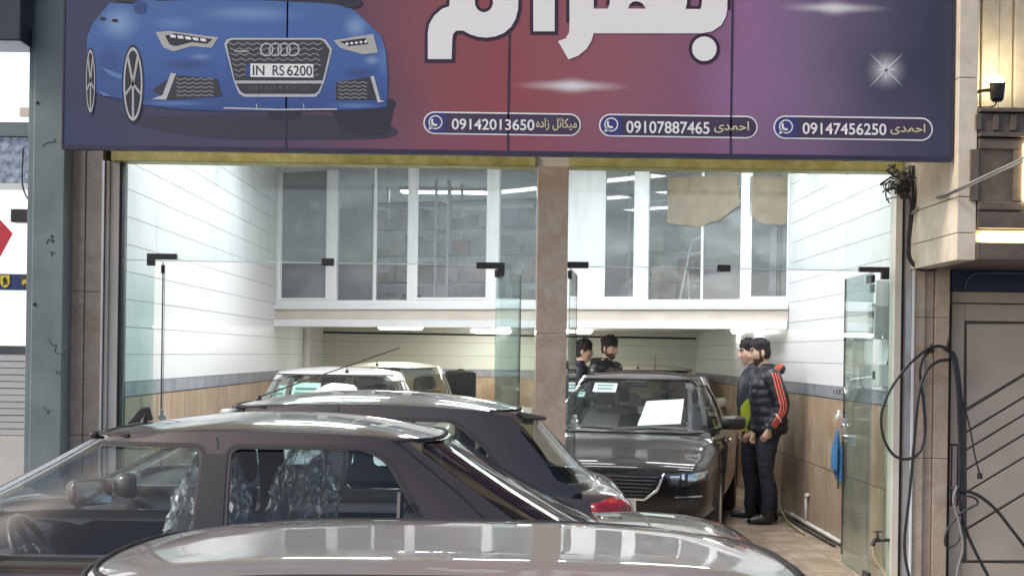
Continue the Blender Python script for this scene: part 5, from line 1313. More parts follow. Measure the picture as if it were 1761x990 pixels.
# ================================================================== PEOPLE
M_skin = mat('skin', (0.58, 0.36, 0.27), 0.5, var=0.10, scale=14); M_hair = mat('black_hair', (0.012, 0.010, 0.010), 0.7, var=0.4, scale=60, bump=0.6, bscale=160)
M_beard = mat('dark_beard', (0.075, 0.045, 0.034), 0.7, var=0.3, scale=80, bump=0.5, bscale=220)
M_puffer = mat('black_puffer_nylon', (0.016, 0.017, 0.024), 0.38, var=0.2, scale=10, bump=0.25, bscale=35)
M_navy = mat('dark_navy_jacket', (0.018, 0.022, 0.034), 0.5, var=0.2, scale=10, bump=0.3, bscale=30)
M_jeans = mat('dark_denim', (0.020, 0.023, 0.033), 0.85, var=0.3, scale=12, bump=0.4, bscale=40)
M_leather = mat('black_leather_boot', (0.012, 0.012, 0.013), 0.3, var=0.2); M_coral = mat('coral_stripe', (0.72, 0.13, 0.08), 0.5, var=0.05)
M_shirt = mat('dark_shirt', (0.05, 0.035, 0.03), 0.8, var=0.2); M_eye = mat('eye_dark', (0.01, 0.008, 0.008), 0.15, var=0.2); M_lip = mat('lip', (0.36, 0.15, 0.12), 0.5, var=0.1)
def g2(v, c, s_): return math.exp(-((v - c)/s_)**2)
def head_point(th, ph):
    """unit direction -> surface of a head, x forward, z up, origin mid-skull"""
    d = Vector((math.cos(ph)*math.cos(th), math.cos(ph)*math.sin(th), math.sin(ph)))
    x, y, z = d.x*.098, d.y*.076, d.z*.120
    k = max(0, -z/.120)
    y *= 1 - .30*k**1.6
    if x < 0: x *= 1 - .45*k**1.3
    else:
        x *= 1 - .10*k
        x += .016*g2(z, -.098, .022)*g2(y, 0, .03)
        x += .023*g2(y, 0, .0115)*(g2(z, -.026, .014) + .55*g2(z, -.004, .018)) + .008*g2(abs(y), .012, .008)*g2(z, -.032, .009)
        x -= .010*g2(abs(y), .031, .014)*g2(z, .012, .012)
        x += .006*g2(z, .031, .010)*g2(y, 0, .05)
        x += .007*g2(z, -.058, .006)*g2(y, 0, .018) + .007*g2(z, -.070, .006)*g2(y, 0, .016) - .004*g2(z, -.064, .003)*g2(y, 0, .02)
        y *= 1 + .05*g2(z, -.02, .03)
    return Vector((x, y, z))
NU, NV = 72, 54
def head_grid(fn=lambda p: p):
    V = []; F = []
    for j in range(NV + 1):
        ph = -math.pi/2 + math.pi*j/NV
        for i in range(NU): V.append(fn(head_point(2*math.pi*i/NU, ph)))
    for j in range(NV):
        for i in range(NU): F.append([j*NU + i, j*NU + (i+1) % NU, (j+1)*NU + (i+1) % NU, (j+1)*NU + i])
    return V, F
def capsule(b, pts, rad, n=14, flat=1.0):
    """rounded tapering limb through the points"""
    P_ = spline(pts, 6) if len(pts) > 2 else [Vector(pts[0]).lerp(Vector(pts[1]), k/6) for k in range(7)]
    m_ = len(P_); rr = []
    for k in range(m_):
        f = k/(m_ - 1)*(len(rad) - 1); i = min(int(f), len(rad) - 2); rr.append(lerp(rad[i], rad[i+1], f - i))
    d0 = (P_[0] - P_[1]).normalized(); d1 = (P_[-1] - P_[-2]).normalized()
    pts2 = [P_[0] + d0*rr[0]*q for q in (.95, .7, .35)] + P_ + [P_[-1] + d1*rr[-1]*q for q in (.35, .7, .95)]
    r2 = [rr[0]*q for q in (.31, .71, .93)] + rr + [rr[-1]*q for q in (.93, .71, .31)]
    b.tube(pts2, r2, n)
def loft(b, secs, n=28, pw=.85):
    rings = []
    for (c, rx, ry) in secs:
        rings.append([b.pt((c[0] + rx*math.copysign(abs(math.cos(a))**pw, math.cos(a)), c[1] + ry*math.copysign(abs(math.sin(a))**pw, math.sin(a)), c[2])) for a in [2*math.pi*k/n for k in range(n)]])
    for k in range(len(rings) - 1):
        for j in range(n): b.f.append([rings[k][j], rings[k][(j+1) % n], rings[k+1][(j+1) % n], rings[k+1][j]])
    b.f += [rings[0][::-1], rings[-1]]
def remesh(b, vox, smooth_it=2):
    o = tmp_obj(b.mesh('tmp')); r = o.modifiers.new('r', 'REMESH'); r.mode = 'VOXEL'; r.voxel_size = vox; r.use_smooth_shade = True
    if smooth_it:
        s_ = o.modifiers.new('s', 'SMOOTH'); s_.iterations = smooth_it; s_.factor = 0.5
    me = eval_mesh(o); kill(o); me.materials.clear(); return me
def ribbon(name, bvh, pts, D, w, mt, parent, off=0.004):
    q = spline([Vector(p) for p in pts], 10); D = Vector(D).normalized(); b = MB(); A = []
    for k, p in enumerate(q):
        d = (q[min(k+1, len(q)-1)] - q[max(k-1, 0)]).normalized(); nn = d.cross(D).normalized()*w/2; row = []
        for sgn in (1, -1):
            h = bvh.ray_cast(p + nn*sgn - D*1.0, D); row.append(h[0] - D*off if h[0] else None)
        A.append(row)
    for k in range(len(A) - 1):
        if None in A[k] or None in A[k+1]: continue
        b.face([A[k][0], A[k+1][0], A[k+1][1], A[k][1]])
    if b.f: return b.build(name, mt, parent, local=True, smooth=True)

def person(label, loc, rz, h, jacket, puffs, larm, rarm, head_yaw=0.0, head_pitch=0.0, beard=True, hair_len=0.02, fringe=False, group=None, lean=0.0, hood=True):
    """x forward, y left. larm / rarm: (shoulder, elbow, wrist) for a 1.75 m body"""
    t = thing('person', label, 'person', loc, rz, group); k = h/1.75
    S = lambda p: Vector((p[0] + lean*max(0, p[2] - .95), p[1], p[2]))*k
    hip, kn, an = .93, .50, .09
    legs = {}
    for sd, st in ((1, .06), (-1, -.05)):
        legs[sd] = [S((0, sd*.09, hip)), S((.02 + st*.5, sd*.10, kn)), S((st - .02, sd*.105, an))]
    HC = S((.045, 0, 1.625)); hm = Matrix.Translation(HC) @ Matrix.Rotation(head_yaw, 4, 'Z') @ Matrix.Rotation(head_pitch, 4, 'Y') @ Matrix.Scale(k*1.03, 4)
    # continuous body
    b = MB(); V, Fc = head_grid(lambda p: hm @ p); base = len(b.v); b.v += [tuple(v) for v in V]; b.f += [[i + base for i in f] for f in Fc]
    for sd in (-1, 1):
        e = hm @ Vector((-.008, sd*.076, -.004)); capsule(b, [e + Vector((0, 0, .022*k)), e + Vector((-.004, sd*.006, 0)), e + Vector((.002, 0, -.022*k))], [.011*k, .013*k, .009*k], 8)
    capsule(b, [S((-.015, 0, 1.40)), HC + Vector((-.022, 0, -.09))*k], [.066*k, .056*k], 14)
    loft(b, [(S((0, 0, .86)), .10*k, .15*k), (S((0, 0, 1.0)), .10*k, .15*k), (S((0, 0, 1.15)), .105*k, .15*k), (S((0, 0, 1.32)), .11*k, .17*k), (S((-.01, 0, 1.42)), .085*k, .15*k), (S((-.01, 0, 1.46)), .05*k, .08*k)])
    for sd in (-1, 1): capsule(b, legs[sd], [.070*k, .042*k, .030*k]); capsule(b, [legs[sd][2], legs[sd][2] + Vector((.10*k, 0, -.048*k))], [.03*k, .02*k], 8)
    hands = []
    for sd, arm in ((1, larm), (-1, rarm)):
        sh, el, wr = [S(q) for q in arm]; capsule(b, [sh, el, wr], [.05*k, .042*k, .028*k])
        d = (wr - el).normalized(); side = Vector((0, sd, 0)); k0 = k; k = k*.88; pal = wr + d*.05*k
        capsule(b, [wr, pal, wr + d*.09*k], [.027*k, .034*k, .032*k], 10)
        acr = d.cross(side).normalized()
        for q, (o_, ln) in enumerate(((-.030, .062), (-.010, .075), (.011, .070), (.030, .055))):
            r0 = wr + d*.088*k + acr*o_*k; inn = -side*.018*k
            capsule(b, [r0, r0 + d*ln*.55*k + inn*.4, r0 + d*ln*.95*k + inn*1.6], [.0095*k, .009*k, .0075*k], 8)
        th = wr + d*.03*k + acr*-.028*k; capsule(b, [th, th + (d*.03 - acr*.022)*k, th + (d*.062 - acr*.026)*k - side*.01*k], [.012*k, .011*k, .009*k], 8); k = k0
    me = remesh(b, .0065, 1); body = link('body', me, M_skin, t, local=True, smooth=True)
    # hair, beard, brows, eyes from the head surface
    def shell(name, test, off, mt, jit=0.0):
        V, Fc = head_grid(); bm = bmesh.new(); vs = []
        for v in V:
            n_ = Vector((v.x/.098**2, v.y/.076**2, v.z/.12**2)).normalized()
            f = off(v) if callable(off) else off
            f *= 1 + jit*noise.noise(v*55 + Vector((h*10, 0, 0)))
            vs.append(bm.verts.new(hm @ (v + n_*f)))
        for f in Fc:
            c = sum((V[i] for i in f), Vector())/4
            if test(c):
                try: bm.faces.new([vs[i] for i in f])
                except ValueError: pass
        bmesh.ops.delete(bm, geom=[v for v in bm.verts if not v.link_faces], context='VERTS')
        bmesh.ops.remove_doubles(bm, verts=bm.verts, dist=1e-5); bmesh.ops.recalc_face_normals(bm, faces=bm.faces)
        me = bpy.data.meshes.new(name); bm.to_mesh(me); bm.free()
        o = link(name, me, mt, t, local=True, smooth=True); sd = o.modifiers.new('t', 'SOLIDIFY'); sd.thickness = .007 if 'hair' in name else .004; sd.offset = -1; return o
    def hair_test(c):
        line = .050 if c.x > .055 else (.050 - (.055 - c.x)*1.25 if c.x > -.015 else -.04 - (-.015 - c.x)*.35)
        if fringe and c.x > .03 and c.y < .01: line -= .02
        line += .016*noise.noise(c*45 + Vector((h*31, 0, 0)))
        return c.z > line
    shell('hair', hair_test, lambda v: (hair_len*1.15*min(1, max(0, (v.z - .035)/.05))**1.3 + .002)*(1 + .5*noise.noise(Vector((v.x*40, v.y*130, v.z*40)))), M_hair, 0.5)
    if beard: shell('beard', lambda c: (c.z < -.045 and c.x > -.01 and not (c.z > -.078 and c.z < -.05 and abs(c.y) < .024 and c.x > .05)) or (c.z < .0 and -.012 < c.x < .022 and abs(c.y) > .05), .0025, M_beard, 0.5)
    for sd in (-1, 1):
        b = MB(); b.lathe([(0.0, -.009), (.006, -.007), (.0085, 0), (.006, .006), (0, .008)], hm @ Vector((.082, sd*.031, .011)), (hm.to_3x3() @ Vector((1, 0, 0))), 12); b.build('eye', M_eye, t, local=True, smooth=True)
    shell('eyebrow', lambda c: c.x > .05 and .026 < c.z < .038 and .012 < abs(c.y) < .050, .003, M_hair)
    # trousers and boots
    b = MB()
    loft(b, [(S((0, 0, .84)), .115*k, .165*k), (S((0, 0, .95)), .12*k, .17*k), (S((0, 0, 1.04)), .115*k, .165*k)])
    for sd in (-1, 1):
        L0 = legs[sd]; capsule(b, [L0[0] + Vector((0, 0, .0)), L0[0].lerp(L0[1], .5) + Vector((.015, 0, 0))*k, L0[1], L0[1].lerp(L0[2], .5) + Vector((-.02, 0, 0))*k, L0[2] + Vector((0, 0, .035))], [.098*k, .092*k, .07*k, .066*k, .055*k])
    me = remesh(b, .011, 2)
    for v in me.vertices:
        n_ = noise.noise(Vector((v.co.x*9, v.co.y*9, v.co.z*26))); v.co += Vector((v.co.x, v.co.y, 0)).normalized()*.006*n_
    link('trousers', me, M_jeans, t, local=True, smooth=True)
    for sd in (-1, 1):
        a = legs[sd][2]; b = MB()
        capsule(b, [a + Vector((-.005, 0, .10)), a + Vector((-.005, 0, -.02))], [.052*k, .055*k]); capsule(b, [a + Vector((-.03, 0, -.045))*k, a + Vector((.07, 0, -.05))*k, a + Vector((.16, 0, -.058))*k], [.042*k, .043*k, .030*k])
        me = remesh(b, .009, 2)
        for v in me.vertices:
            if v.co.z < .012: v.co.z = .004
        link('boot', me, M_leather, t, local=True, smooth=True)
    # jacket
    b = MB(); secs = []; n = 60 if puffs else 16
    prof = [(.86, .150, .205), (.90, .162, .215), (1.05, .165, .215), (1.20, .165, .222), (1.33, .155, .225), (1.41, .128, .200), (1.455, .095, .13), (1.485, .075, .09)]
    for i in range(n + 1):
        z = lerp(prof[0][0], prof[-1][0], i/n)
        for q in range(len(prof) - 1):
            if prof[q][0] <= z <= prof[q+1][0] + 1e-6:
                f = (z - prof[q][0])/(prof[q+1][0] - prof[q][0]); rx, ry = lerp(prof[q][1], prof[q+1][1], f), lerp(prof[q][2], prof[q+1][2], f); break
        pf = (abs(math.sin((z - .86)*math.pi/.085))**.6 - .6)*.009 if puffs and z < 1.44 else 0
        secs.append((S((-.005, 0, z)), (rx + pf)*k, (ry + pf)*k))
    loft(b, secs, 30)
    for sd, arm in ((1, larm), (-1, rarm)):
        sh, el, wr = [S(q) for q in arm]
        path = spline([sh + Vector((0, 0, .0)), el, wr], 14); m_ = len(path); rr = []
        for i in range(m_):
            f = i/(m_ - 1); r_ = lerp(.088, .060, f)*k
            if puffs: r_ += (abs(math.sin(f*math.pi*7.5))**.6 - .6)*.007
            rr.append(r_)
        b.tube(path, rr, 16)
        capsule(b, [S((0, sd*.10, 1.40)), sh], [.09*k, .088*k], 14)
    loft(b, [(S((-.012, 0, 1.44)), .085*k, .105*k), (S((-.012, 0, 1.49)), .080*k, .088*k), (S((-.010, 0, 1.53)), .074*k, .078*k)])
    if hood: capsule(b, [S((-.05, .10, 1.46)), S((-.12, .06, 1.475)), S((-.135, 0, 1.475)), S((-.12, -.06, 1.475)), S((-.05, -.10, 1.46))], [.035*k, .05*k, .055*k, .05*k, .035*k], 12)
    me = remesh(b, .0085 if puffs else .010, 1)
    for v in me.vertices: v.co += Vector((v.co.x, v.co.y, 0)).normalized()*.004*noise.noise(v.co*24)
    jo = link('jacket', me, jacket, t, local=True, smooth=True)
    bv = BVHTree.FromPolygons([v.co.copy() for v in me.vertices], [list(f.vertices) for f in me.polygons])
    b = MB(); b.tube([S((.145, .0, .90)), S((.165, 0, 1.15)), S((.155, 0, 1.35)), S((.09, 0, 1.47))], .005, 6); b.build('zip', M_dark_metal, jo, local=True)
    return t, jo, bv, S, k

ARM_DOWN = lambda sd: ((0.0, sd*.20, 1.40), (-.03, sd*.255, 1.12), (.06, sd*.235, .88))
ARM_POCKET = lambda sd: ((0.0, sd*.20, 1.40), (-.055, sd*.265, 1.13), (.06, sd*.225, .915))
ARM_FRONT = lambda sd: ((0.0, sd*.19, 1.40), (.02, sd*.25, 1.13), (.24, sd*.12, 1.10))
YM = 13.75
t1, j1, bv1, S1_, k1 = person('standing man in a black puffer jacket with coral sleeve stripes, hand in pocket', (PX(1322, YM, 740), YM, 0.0), math.pi + R(6), 1.765, M_puffer, True, ARM_POCKET(1), ARM_DOWN(-1), head_yaw=R(-6), head_pitch=R(4), beard=True, hair_len=.018, lean=.07)
for q in (-1, 0, 1):
    pts = [S1_((-.005 + q*.027, .25, 1.445)), S1_((-.03 + q*.027, .28, 1.28)), S1_((-.05 + q*.025, .30, 1.12)), S1_((-.005 + q*.022, .28, 1.02 + q*.008)), S1_((.045 + q*.016, .26, .935 + q*.012))]
    ribbon('sleeve_stripe', bv1, pts, (0, -1, 0), .013, M_coral, j1)
    pts = [S1_((-.055 - q*.022, .15, 1.475)), S1_((-.10 - q*.022, .10, 1.50 - q*.004)), S1_((-.15 - q*.016, .03, 1.50))]
    ribbon('hood_stripe', bv1, pts, (0, -.5, -.86), .012, M_coral, j1)
ribbon('pocket_zip', bv1, [S1_((.02, .28, 1.06)), S1_((-.02, .28, 1.0)), S1_((-.05, .28, .965))], (0, -1, 0), .010, M_white, j1)
t2, j2, bv2, S2_, k2 = person('man in a dark navy jacket standing behind the striped puffer jacket', (PX(1296, 14.3, 700), 14.3, 0.0), math.pi - R(4), 1.765, M_navy, False, ARM_DOWN(1), ARM_DOWN(-1), head_yaw=R(5), head_pitch=R(3), beard=False, hair_len=.022)
t3, j3, bv3, S3_, k3 = person('bearded man in a black hooded puffer jacket talking behind the black saloon', (PX(1042, 16.62), 16.62, 0.0), R(-38), 1.80, M_puffer, True, ARM_DOWN(1), ARM_DOWN(-1), head_yaw=R(-2), beard=True, hair_len=.026, fringe=True)
t4, j4, bv4, S4_, k4 = person('clean-shaven man in profile wearing a dark jacket, close to the glass door edge', (PX(997, 16.75), 16.75, 0.0), R(-8), 1.755, M_navy, False, ARM_DOWN(1), ARM_DOWN(-1), beard=False, hair_len=.028, fringe=True)
# lime folder held by the navy-jacket man
b = MB(); c = P(1296, 716, 14.0)
b.prism([c + Vector((-.06, 0, .18)), c + Vector((.07, .03, -.12)), c + Vector((-.12, .03, -.15)), c + Vector((-.13, 0, .10))], (0.01, .03, 0))
tag(b.build('folder', mat('lime_plastic', (0.42, 0.50, 0.04), 0.45, var=0.1), bevel=0.004), 'lime green folder held beside the black saloon door mirror', 'folder')
# ================================================================== SMALL THINGS
def WR(x, y, d=0.0):
    """photo pixel -> point on the right showroom wall, d metres proud of it"""
    dx, dy = x - VX, y - VY; u = dx*math.cos(ROLL) + dy*math.sin(ROLL)
    return P(x, y, (XR - 0.011 - d)*FPX/u)
# pipes along the right wall foot
a, c = WR(1350, 884, .02), WR(1445, 945, .02); a.z = c.z = 0.045
b = MB(); b.tube([a, c], 0.018, 10)
t = tag(b.build('floor_pipe', M_pipe, smooth=True), 'white plastic pipe along the foot of the right wainscot', 'pipe')
for q in (.15, .45, .8):
    p = a.lerp(c, q); b = MB(); b.tube([p + Vector((0, -.02, 0)), p + Vector((0, .02, 0))], 0.024, 10); b.build('coupling', M_pipe, t, smooth=True)
p = a.lerp(c, .42); b = MB(); b.tube([p, p + Vector((0, 0, .27))], 0.016, 10); b.tube([p + Vector((0, .005, .255)), p + Vector((0, -.06, .265))], 0.022, 10); b.build('riser', M_pipe, t, smooth=True)
b = MB(); b.tube(spline([a + Vector((-.04, .1, -.03)), a.lerp(c, .5) + Vector((-.06, 0, -.033)), c + Vector((-.05, 0, -.033))]), 0.012, 8)
tag(b.build('floor_cable', M_hose, smooth=True), 'black cable lying along the foot of the right wainscot', 'cable')
s0 = WR(1347, 842, .05)
b = MB(); b.tube(spline([s0, s0 + Vector((-.05, -.1, .03)), s0 + Vector((-.08, -.22, -.12)), Vector((s0.x - .06, s0.y - .45, 0.02)), Vector((s0.x - .10, s0.y - 1.0, 0.02)), Vector((s0.x - .12, s0.y - 1.6, 0.02))]), 0.011, 8)
tag(b.build('garden_hose', mat('pale_hose', (0.42, 0.38, 0.24), 0.5, var=0.15), smooth=True), 'pale yellowish hose curling down to the floor by the men', 'hose')
# blue cloth on a white bracket
w0 = WR(1449, 716, .04)
t = thing('wall_bracket', 'white pipe bracket fixed on the wainscot above the blue cloth', 'bracket', w0)
b = MB(); b.box((w0.x - .05, w0.y - .05, w0.z - .018), (w0.x + .045, w0.y + .05, w0.z + .018)); b.build('bar', M_pipe, t, bevel=0.006)
b = MB(); b.tube([w0 + Vector((-.03, 0, -.05)), w0 + Vector((-.03, 0, .055))], 0.014, 10); b.build('valve', M_pipe, t, smooth=True)
c0 = WR(1440, 738, .05); L_ = (738 - 836)/-210.0*0.93
b = MB(); rings = []; nn = 26
for k in range(15):
    f = k/14; z = c0.z - f*.34; w = .015 + .055*math.sin(min(1, f*1.25)*math.pi*.55); r_ = []
    for j in range(nn):
        a_ = 2*math.pi*j/nn; fold = 1 + .45*math.sin(a_*5 + f*1.2)*min(1, f*2.5)
        zz = z - (.10*max(0, math.sin(a_*1.5 + .6))*f*f)
        r_.append(b.pt((c0.x + .38*w*fold*math.cos(a_), c0.y + w*1.5*fold*math.sin(a_), zz)))
    rings.append(r_)
for k in range(14):
    for j in range(nn): b.f.append([rings[k][j], rings[k][(j+1) % nn], rings[k+1][(j+1) % nn], rings[k+1][j]])
b.f.append(rings[0][::-1]); b.f.append(rings[-1])
tag(b.build('cleaning_cloth', mat('blue_cloth', (0.05, 0.17, 0.36), 0.85, var=0.3, scale=30, bump=0.4, bscale=90), smooth=True), 'blue cloth hanging against the wainscot beside the glass door', 'cloth')
b = MB(); b.tube([c0 + Vector((0.01, 0, -.30)), c0 + Vector((0.015, .01, -.50))], [.012, .008], 8); tag(b.build('wooden_stick', mat('stick_wood', (0.25, 0.15, 0.09), 0.6, var=0.2), smooth=True), 'short brown stick poking out below the blue cloth', 'stick')
# switch, meters and boxes behind the glass door
def wall_box(name, label, cat, px, py, w, h, d, mt, parts=()):
    p = WR(px, py); t = thing(name, label, cat, p)
    b = MB(); b.box((p.x - d, p.y - w/2, p.z - h/2), (p.x, p.y + w/2, p.z + h/2)); b.build('case', mt, t, bevel=0.006)
    for (dy, dz, pw, ph, m2, nm) in parts:
        b = MB(); b.box((p.x - d - .006, p.y + dy - pw/2, p.z + dz - ph/2), (p.x - d + .001, p.y + dy + pw/2, p.z + dz + ph/2)); b.build(nm, m2, t, bevel=0.002)
    return t
M_box = mat('grey_plastic_box', (0.45, 0.46, 0.46), 0.45, var=0.06)
wall_box('light_switch', 'double light switch on the wainscot behind the open glass door', 'switch', 1469, 757, .16, .085, .012, M_white, ((-.04, 0, .05, .06, M_box, 'rocker'), (.04, 0, .05, .06, M_box, 'rocker')))
wall_box('fuse_box', 'grey fuse box on the white tiles behind the open glass door', 'fuse box', 1478, 603, .30, .22, .09, M_box, ((0, .05, .2, .05, M_black, 'window'), (.06, -.05, .05, .03, M_dark_metal, 'breaker')))
wall_box('cable_terminal', 'narrow junction box with row of terminals below the fuse box', 'junction box', 1466, 636, .22, .18, .03, M_white, tuple((0.0, -.065 + .033*q, .16, .012, M_cable, 'terminal') for q in range(5)))
wall_box('electric_meter', 'upper electric meter on the wall beside the aluminium jamb', 'meter', 1523, 505, .20, .20, .10, M_white, ((0, .04, .12, .06, M_black, 'display'),))
wall_box('electric_meter', 'long electric meter below the upper meter beside the aluminium jamb', 'meter', 1521, 552, .24, .26, .10, M_box, ((0, .05, .14, .05, M_black, 'display'), (0, -.07, .08, .04, M_black, 'seal')))
wall_box('socket_box', 'pale junction box with dark plug beside the aluminium jamb', 'socket', 1524, 645, .20, .17, .08, M_pipe, ((.05, 0, .06, .06, M_black, 'plug'),))
for k, (pts, lab) in enumerate((([(1528, 575), (1529, 610), (1524, 632)], 'thin cable from the long meter down to the junction box'), ([(1480, 624), (1480, 655), (1484, 668)], 'thin cable hanging below the fuse box'))):
    b = MB(); b.tube(spline([WR(x, y, .02) for x, y in pts]), .007, 6); tag(b.build('wall_cable', M_cable, smooth=True), lab, 'cable')
b = MB()
o = None
for k, seg in enumerate(([(0, 0), (0, 1)], [(.6, 0), (.6, 1)], [(1.2, 0), (1.2, 1)], [(1.75, 1), (1.2, .5), (1.75, 0)])):
    pts = [WR(1434 + x*8, 678 - y*9, .0015) for x, y in seg]
    b.tube(pts, .0045, 5)
t_ = b.build('band_lettering', M_dark_grout, wall_r)
# tap on the jamb
YT = YD + 0.02; tp = P(1510, 928, YT)
t = thing('water_tap', 'black water tap with cross handle at the shopfront jamb', 'tap', tp)
b = MB(); b.tube([P(1536, 928, YT), P(1512, 928, YT)], .013, 10); b.tube(spline([P(1514, 928, YT), P(1505, 928, YT - .01), P(1500, 938, YT - .015)]), [.016]*16 + [.013], 10); b.build('spout', M_dark_metal, t, smooth=True)
b = MB(); b.tube([P(1509, 928, YT), P(1509, 914, YT)], .009, 8); b.tube([P(1502, 914, YT), P(1517, 913, YT)], .006, 8); b.build('handle', M_dark_metal, t, smooth=True)
b = MB(); b.tube(spline([P(1500, 938, YT - .015), P(1506, 962, YT - .02), P(1522, 985, YT - .03), P(1532, 1015, YT - .04)]), .011, 8); tag(b.build('tap_hose', mat('pale_hose', (0.4, 0.36, 0.24), 0.5), smooth=True), 'pale hose running down from the black tap', 'hose')
# black hose looped over a hook beside the metal door
YH = YF - 0.10
hk = P(1612, 597, YH)
t = thing('hose_hook', 'black hook holding the looped hose beside the metal door', 'hook', hk)
b = MB(); b.tube(spline([P(1604, 600, YF - .01), P(1604, 606, YH - .03), P(1601, 592, YH - .06)]), .009, 8); b.tube([P(1629, 600, YF - .01), P(1629, 600, YH - .04), P(1633, 577, YH - .06)], .009, 8); b.build('prong', M_dark_metal, t, smooth=True)
def hose(label, pts, r=.0105, mt=M_hose, Y=YH, name='hose', cat='hose'):
    q = [P(x, y, Y + (d[0] if d else 0)) for x, y, *d in pts]
    b = MB(); b.tube(spline(q, 8), r, 8); return tag(b.build(name, mt, smooth=True), label, cat)
hose('black hose hanging in a wide loop from the hook across the aluminium jamb', [(1628, 598), (1612, 595), (1590, 604, -.03), (1560, 630, -.05), (1530, 672, -.05), (1516, 712, -.05), (1519, 750, -.05), (1535, 780, -.05), (1558, 789, -.05), (1580, 778, -.05), (1591, 745, -.04), (1588, 690, -.03), (1582, 640, -.03), (1590, 612, -.02), (1606, 600)])
hose('black hose dropping in a long line down the marble pilaster', [(1634, 618), (1612, 622, -.04), (1592, 640, -.06), (1580, 680, -.07), (1572, 760, -.06), (1564, 850, -.05), (1556, 920, -.05), (1557, 960, -.05), (1566, 1000, -.05)])
for k, dx in enumerate((0, 5, 9)):
    hose(('thickest', 'middle', 'thinnest')[k] + ' black hose strand hanging straight down over the edge of the metal door', [(1622 + dx*.4, 598), (1636 + dx*.7, 610, -.01), (1645 + dx*.6, 650, -.02), (1649 + dx*.8, 720, -.02), (1651 + dx*.6, 800, -.02), (1650 + dx, 850, -.02)] + ([(1658, 900, -.03), (1676, 945, -.03), (1705, 1000, -.03)] if k == 0 else []), r=.0115 - .002*k)
hose('black hose arching out to the right low on the metal door', [(1634, 838), (1650, 842, -.03), (1680, 850, -.04), (1712, 875, -.04), (1740, 910, -.04), (1775, 955, -.04)], r=.0115)
hose('thin cord with a black weight hanging on the metal door', [(1656, 690), (1668, 735, -.01), (1676, 780, -.01), (1684, 812, -.01)], r=.006)
p = P(1685, 818, YH - .01); b = MB(); b.lathe([(.012, -.02), (.02, -.018), (.018, .018), (.008, .024)], p, n=10); tag(b.build('cord_weight', M_black), 'small black weight at the end of the thin cord', 'weight')
hose('grey cable knotted around the hose bundle on the metal door', [(1646, 835, -.05), (1640, 860, -.05), (1650, 900, -.05), (1656, 940, -.05), (1648, 975, -.05), (1644, 1005, -.05)], r=.010, mt=M_cable, name='cable', cat='cable')
hose('loose dark loop of cable low on the metal door', [(1650, 850, -.03), (1675, 855, -.06), (1680, 866, -.06), (1655, 880, -.04), (1632, 905, -.03), (1625, 930, -.03), (1632, 941, -.03), (1650, 925, -.03), (1655, 880, -.02)], r=.008)
# wire tangle on the stone edge and the feeder cable
YW = YF - 0.06
t = thing('wire_tangle', 'tangle of dark electrical wires at the corner of the stone bay', 'wires', P(1560, 330, YW))
rnd = random.Random(5)
for k in range(26):
    x0, y0 = 1535 + rnd.uniform(-8, 22), 312 + rnd.uniform(-14, 16)
    pts = [P(x0, y0, YW + rnd.uniform(-.05, .03))]
    for q in range(4):
        x0 += rnd.uniform(-13, 15); y0 += rnd.uniform(-12, 13); pts.append(P(x0, y0, YW + rnd.uniform(-.07, .03)))
    b = MB(); b.tube(spline(pts, 5), rnd.choice((.004, .005, .007)), 6); b.build('wire', M_hose if k % 3 else M_cable, t, smooth=True)
for k in range(7):
    x = 1562 + k*2.4; b = MB(); b.tube(spline([P(x + rnd.uniform(-2, 6), 285, YW), P(x + rnd.uniform(-4, 5), 320, YW - .02), P(1566 + k*1.2, 350, YW - .03), P(1563 + k, 380, YW - .02), P(1560 + k*.8, 420, YW - .02), P(1562 + k*.9, 445, YW - .02), P(1580 + k, 464, YW - .02), P(1610 + k, 464 - k, YW + .01)], 6), .006, 6); b.build('wire', M_hose, t, smooth=True)
for (x, y) in ((1548, 326), (1560, 318), (1555, 338)):
    p = P(x, y, YW - .06); b = MB(); b.box((p.x - .03, p.y - .02, p.z - .018), (p.x + .03, p.y + .02, p.z + .018)); b.build('connector', M_black, t, bevel=.004)
b = MB(); q0, q1 = P(1568, 366, YW - .03), P(1775, 265, 8.6)
b.tube(spline([q0, P(1600, 345, 9.75), P(1640, 328, 9.0), P(1700, 300, 8.8), q1], 8), .008, 6); b.tube(spline([q0 + Vector((0, 0, -.008)), P(1602, 347, 9.75), P(1642, 331, 9.0), P(1701, 304, 8.8), q1 + Vector((0, 0, -.02))], 8), .006, 6)
tag(b.build('feeder_cable', M_cable, smooth=True), 'twisted grey feeder cable slung from the wire tangle past the dark bay', 'cable')
# black case by the back wall
YC = 19.6; x0, x1 = PX(766, YC), PX(819, YC)
t = thing('upright_case', 'black padded upright case standing beyond the cream car', 'case', ((x0+x1)/2, YC, 0))
b = MB(); b.box((x0, YC, .10), (x1, YC + .28, PZ(637, YC, 790))); b.build('shell', mat('black_case_fabric', (0.022, 0.024, 0.032), 0.6, var=0.2, bump=0.3), t, bevel=0.05)
b = MB(); b.box((x0 + .05, YC + .02, 0.0), (x1 - .05, YC + .26, .098)); b.build('wheel_base', M_black, t)
b = MB(); b.tube(spline([Vector(((x0+x1)/2 - .08, YC + .14, PZ(639, YC, 790))), Vector(((x0+x1)/2, YC + .14, PZ(639, YC, 790) + .03)), Vector(((x0+x1)/2 + .08, YC + .14, PZ(639, YC, 790)))]), .012, 8); b.build('handle', M_black, t)
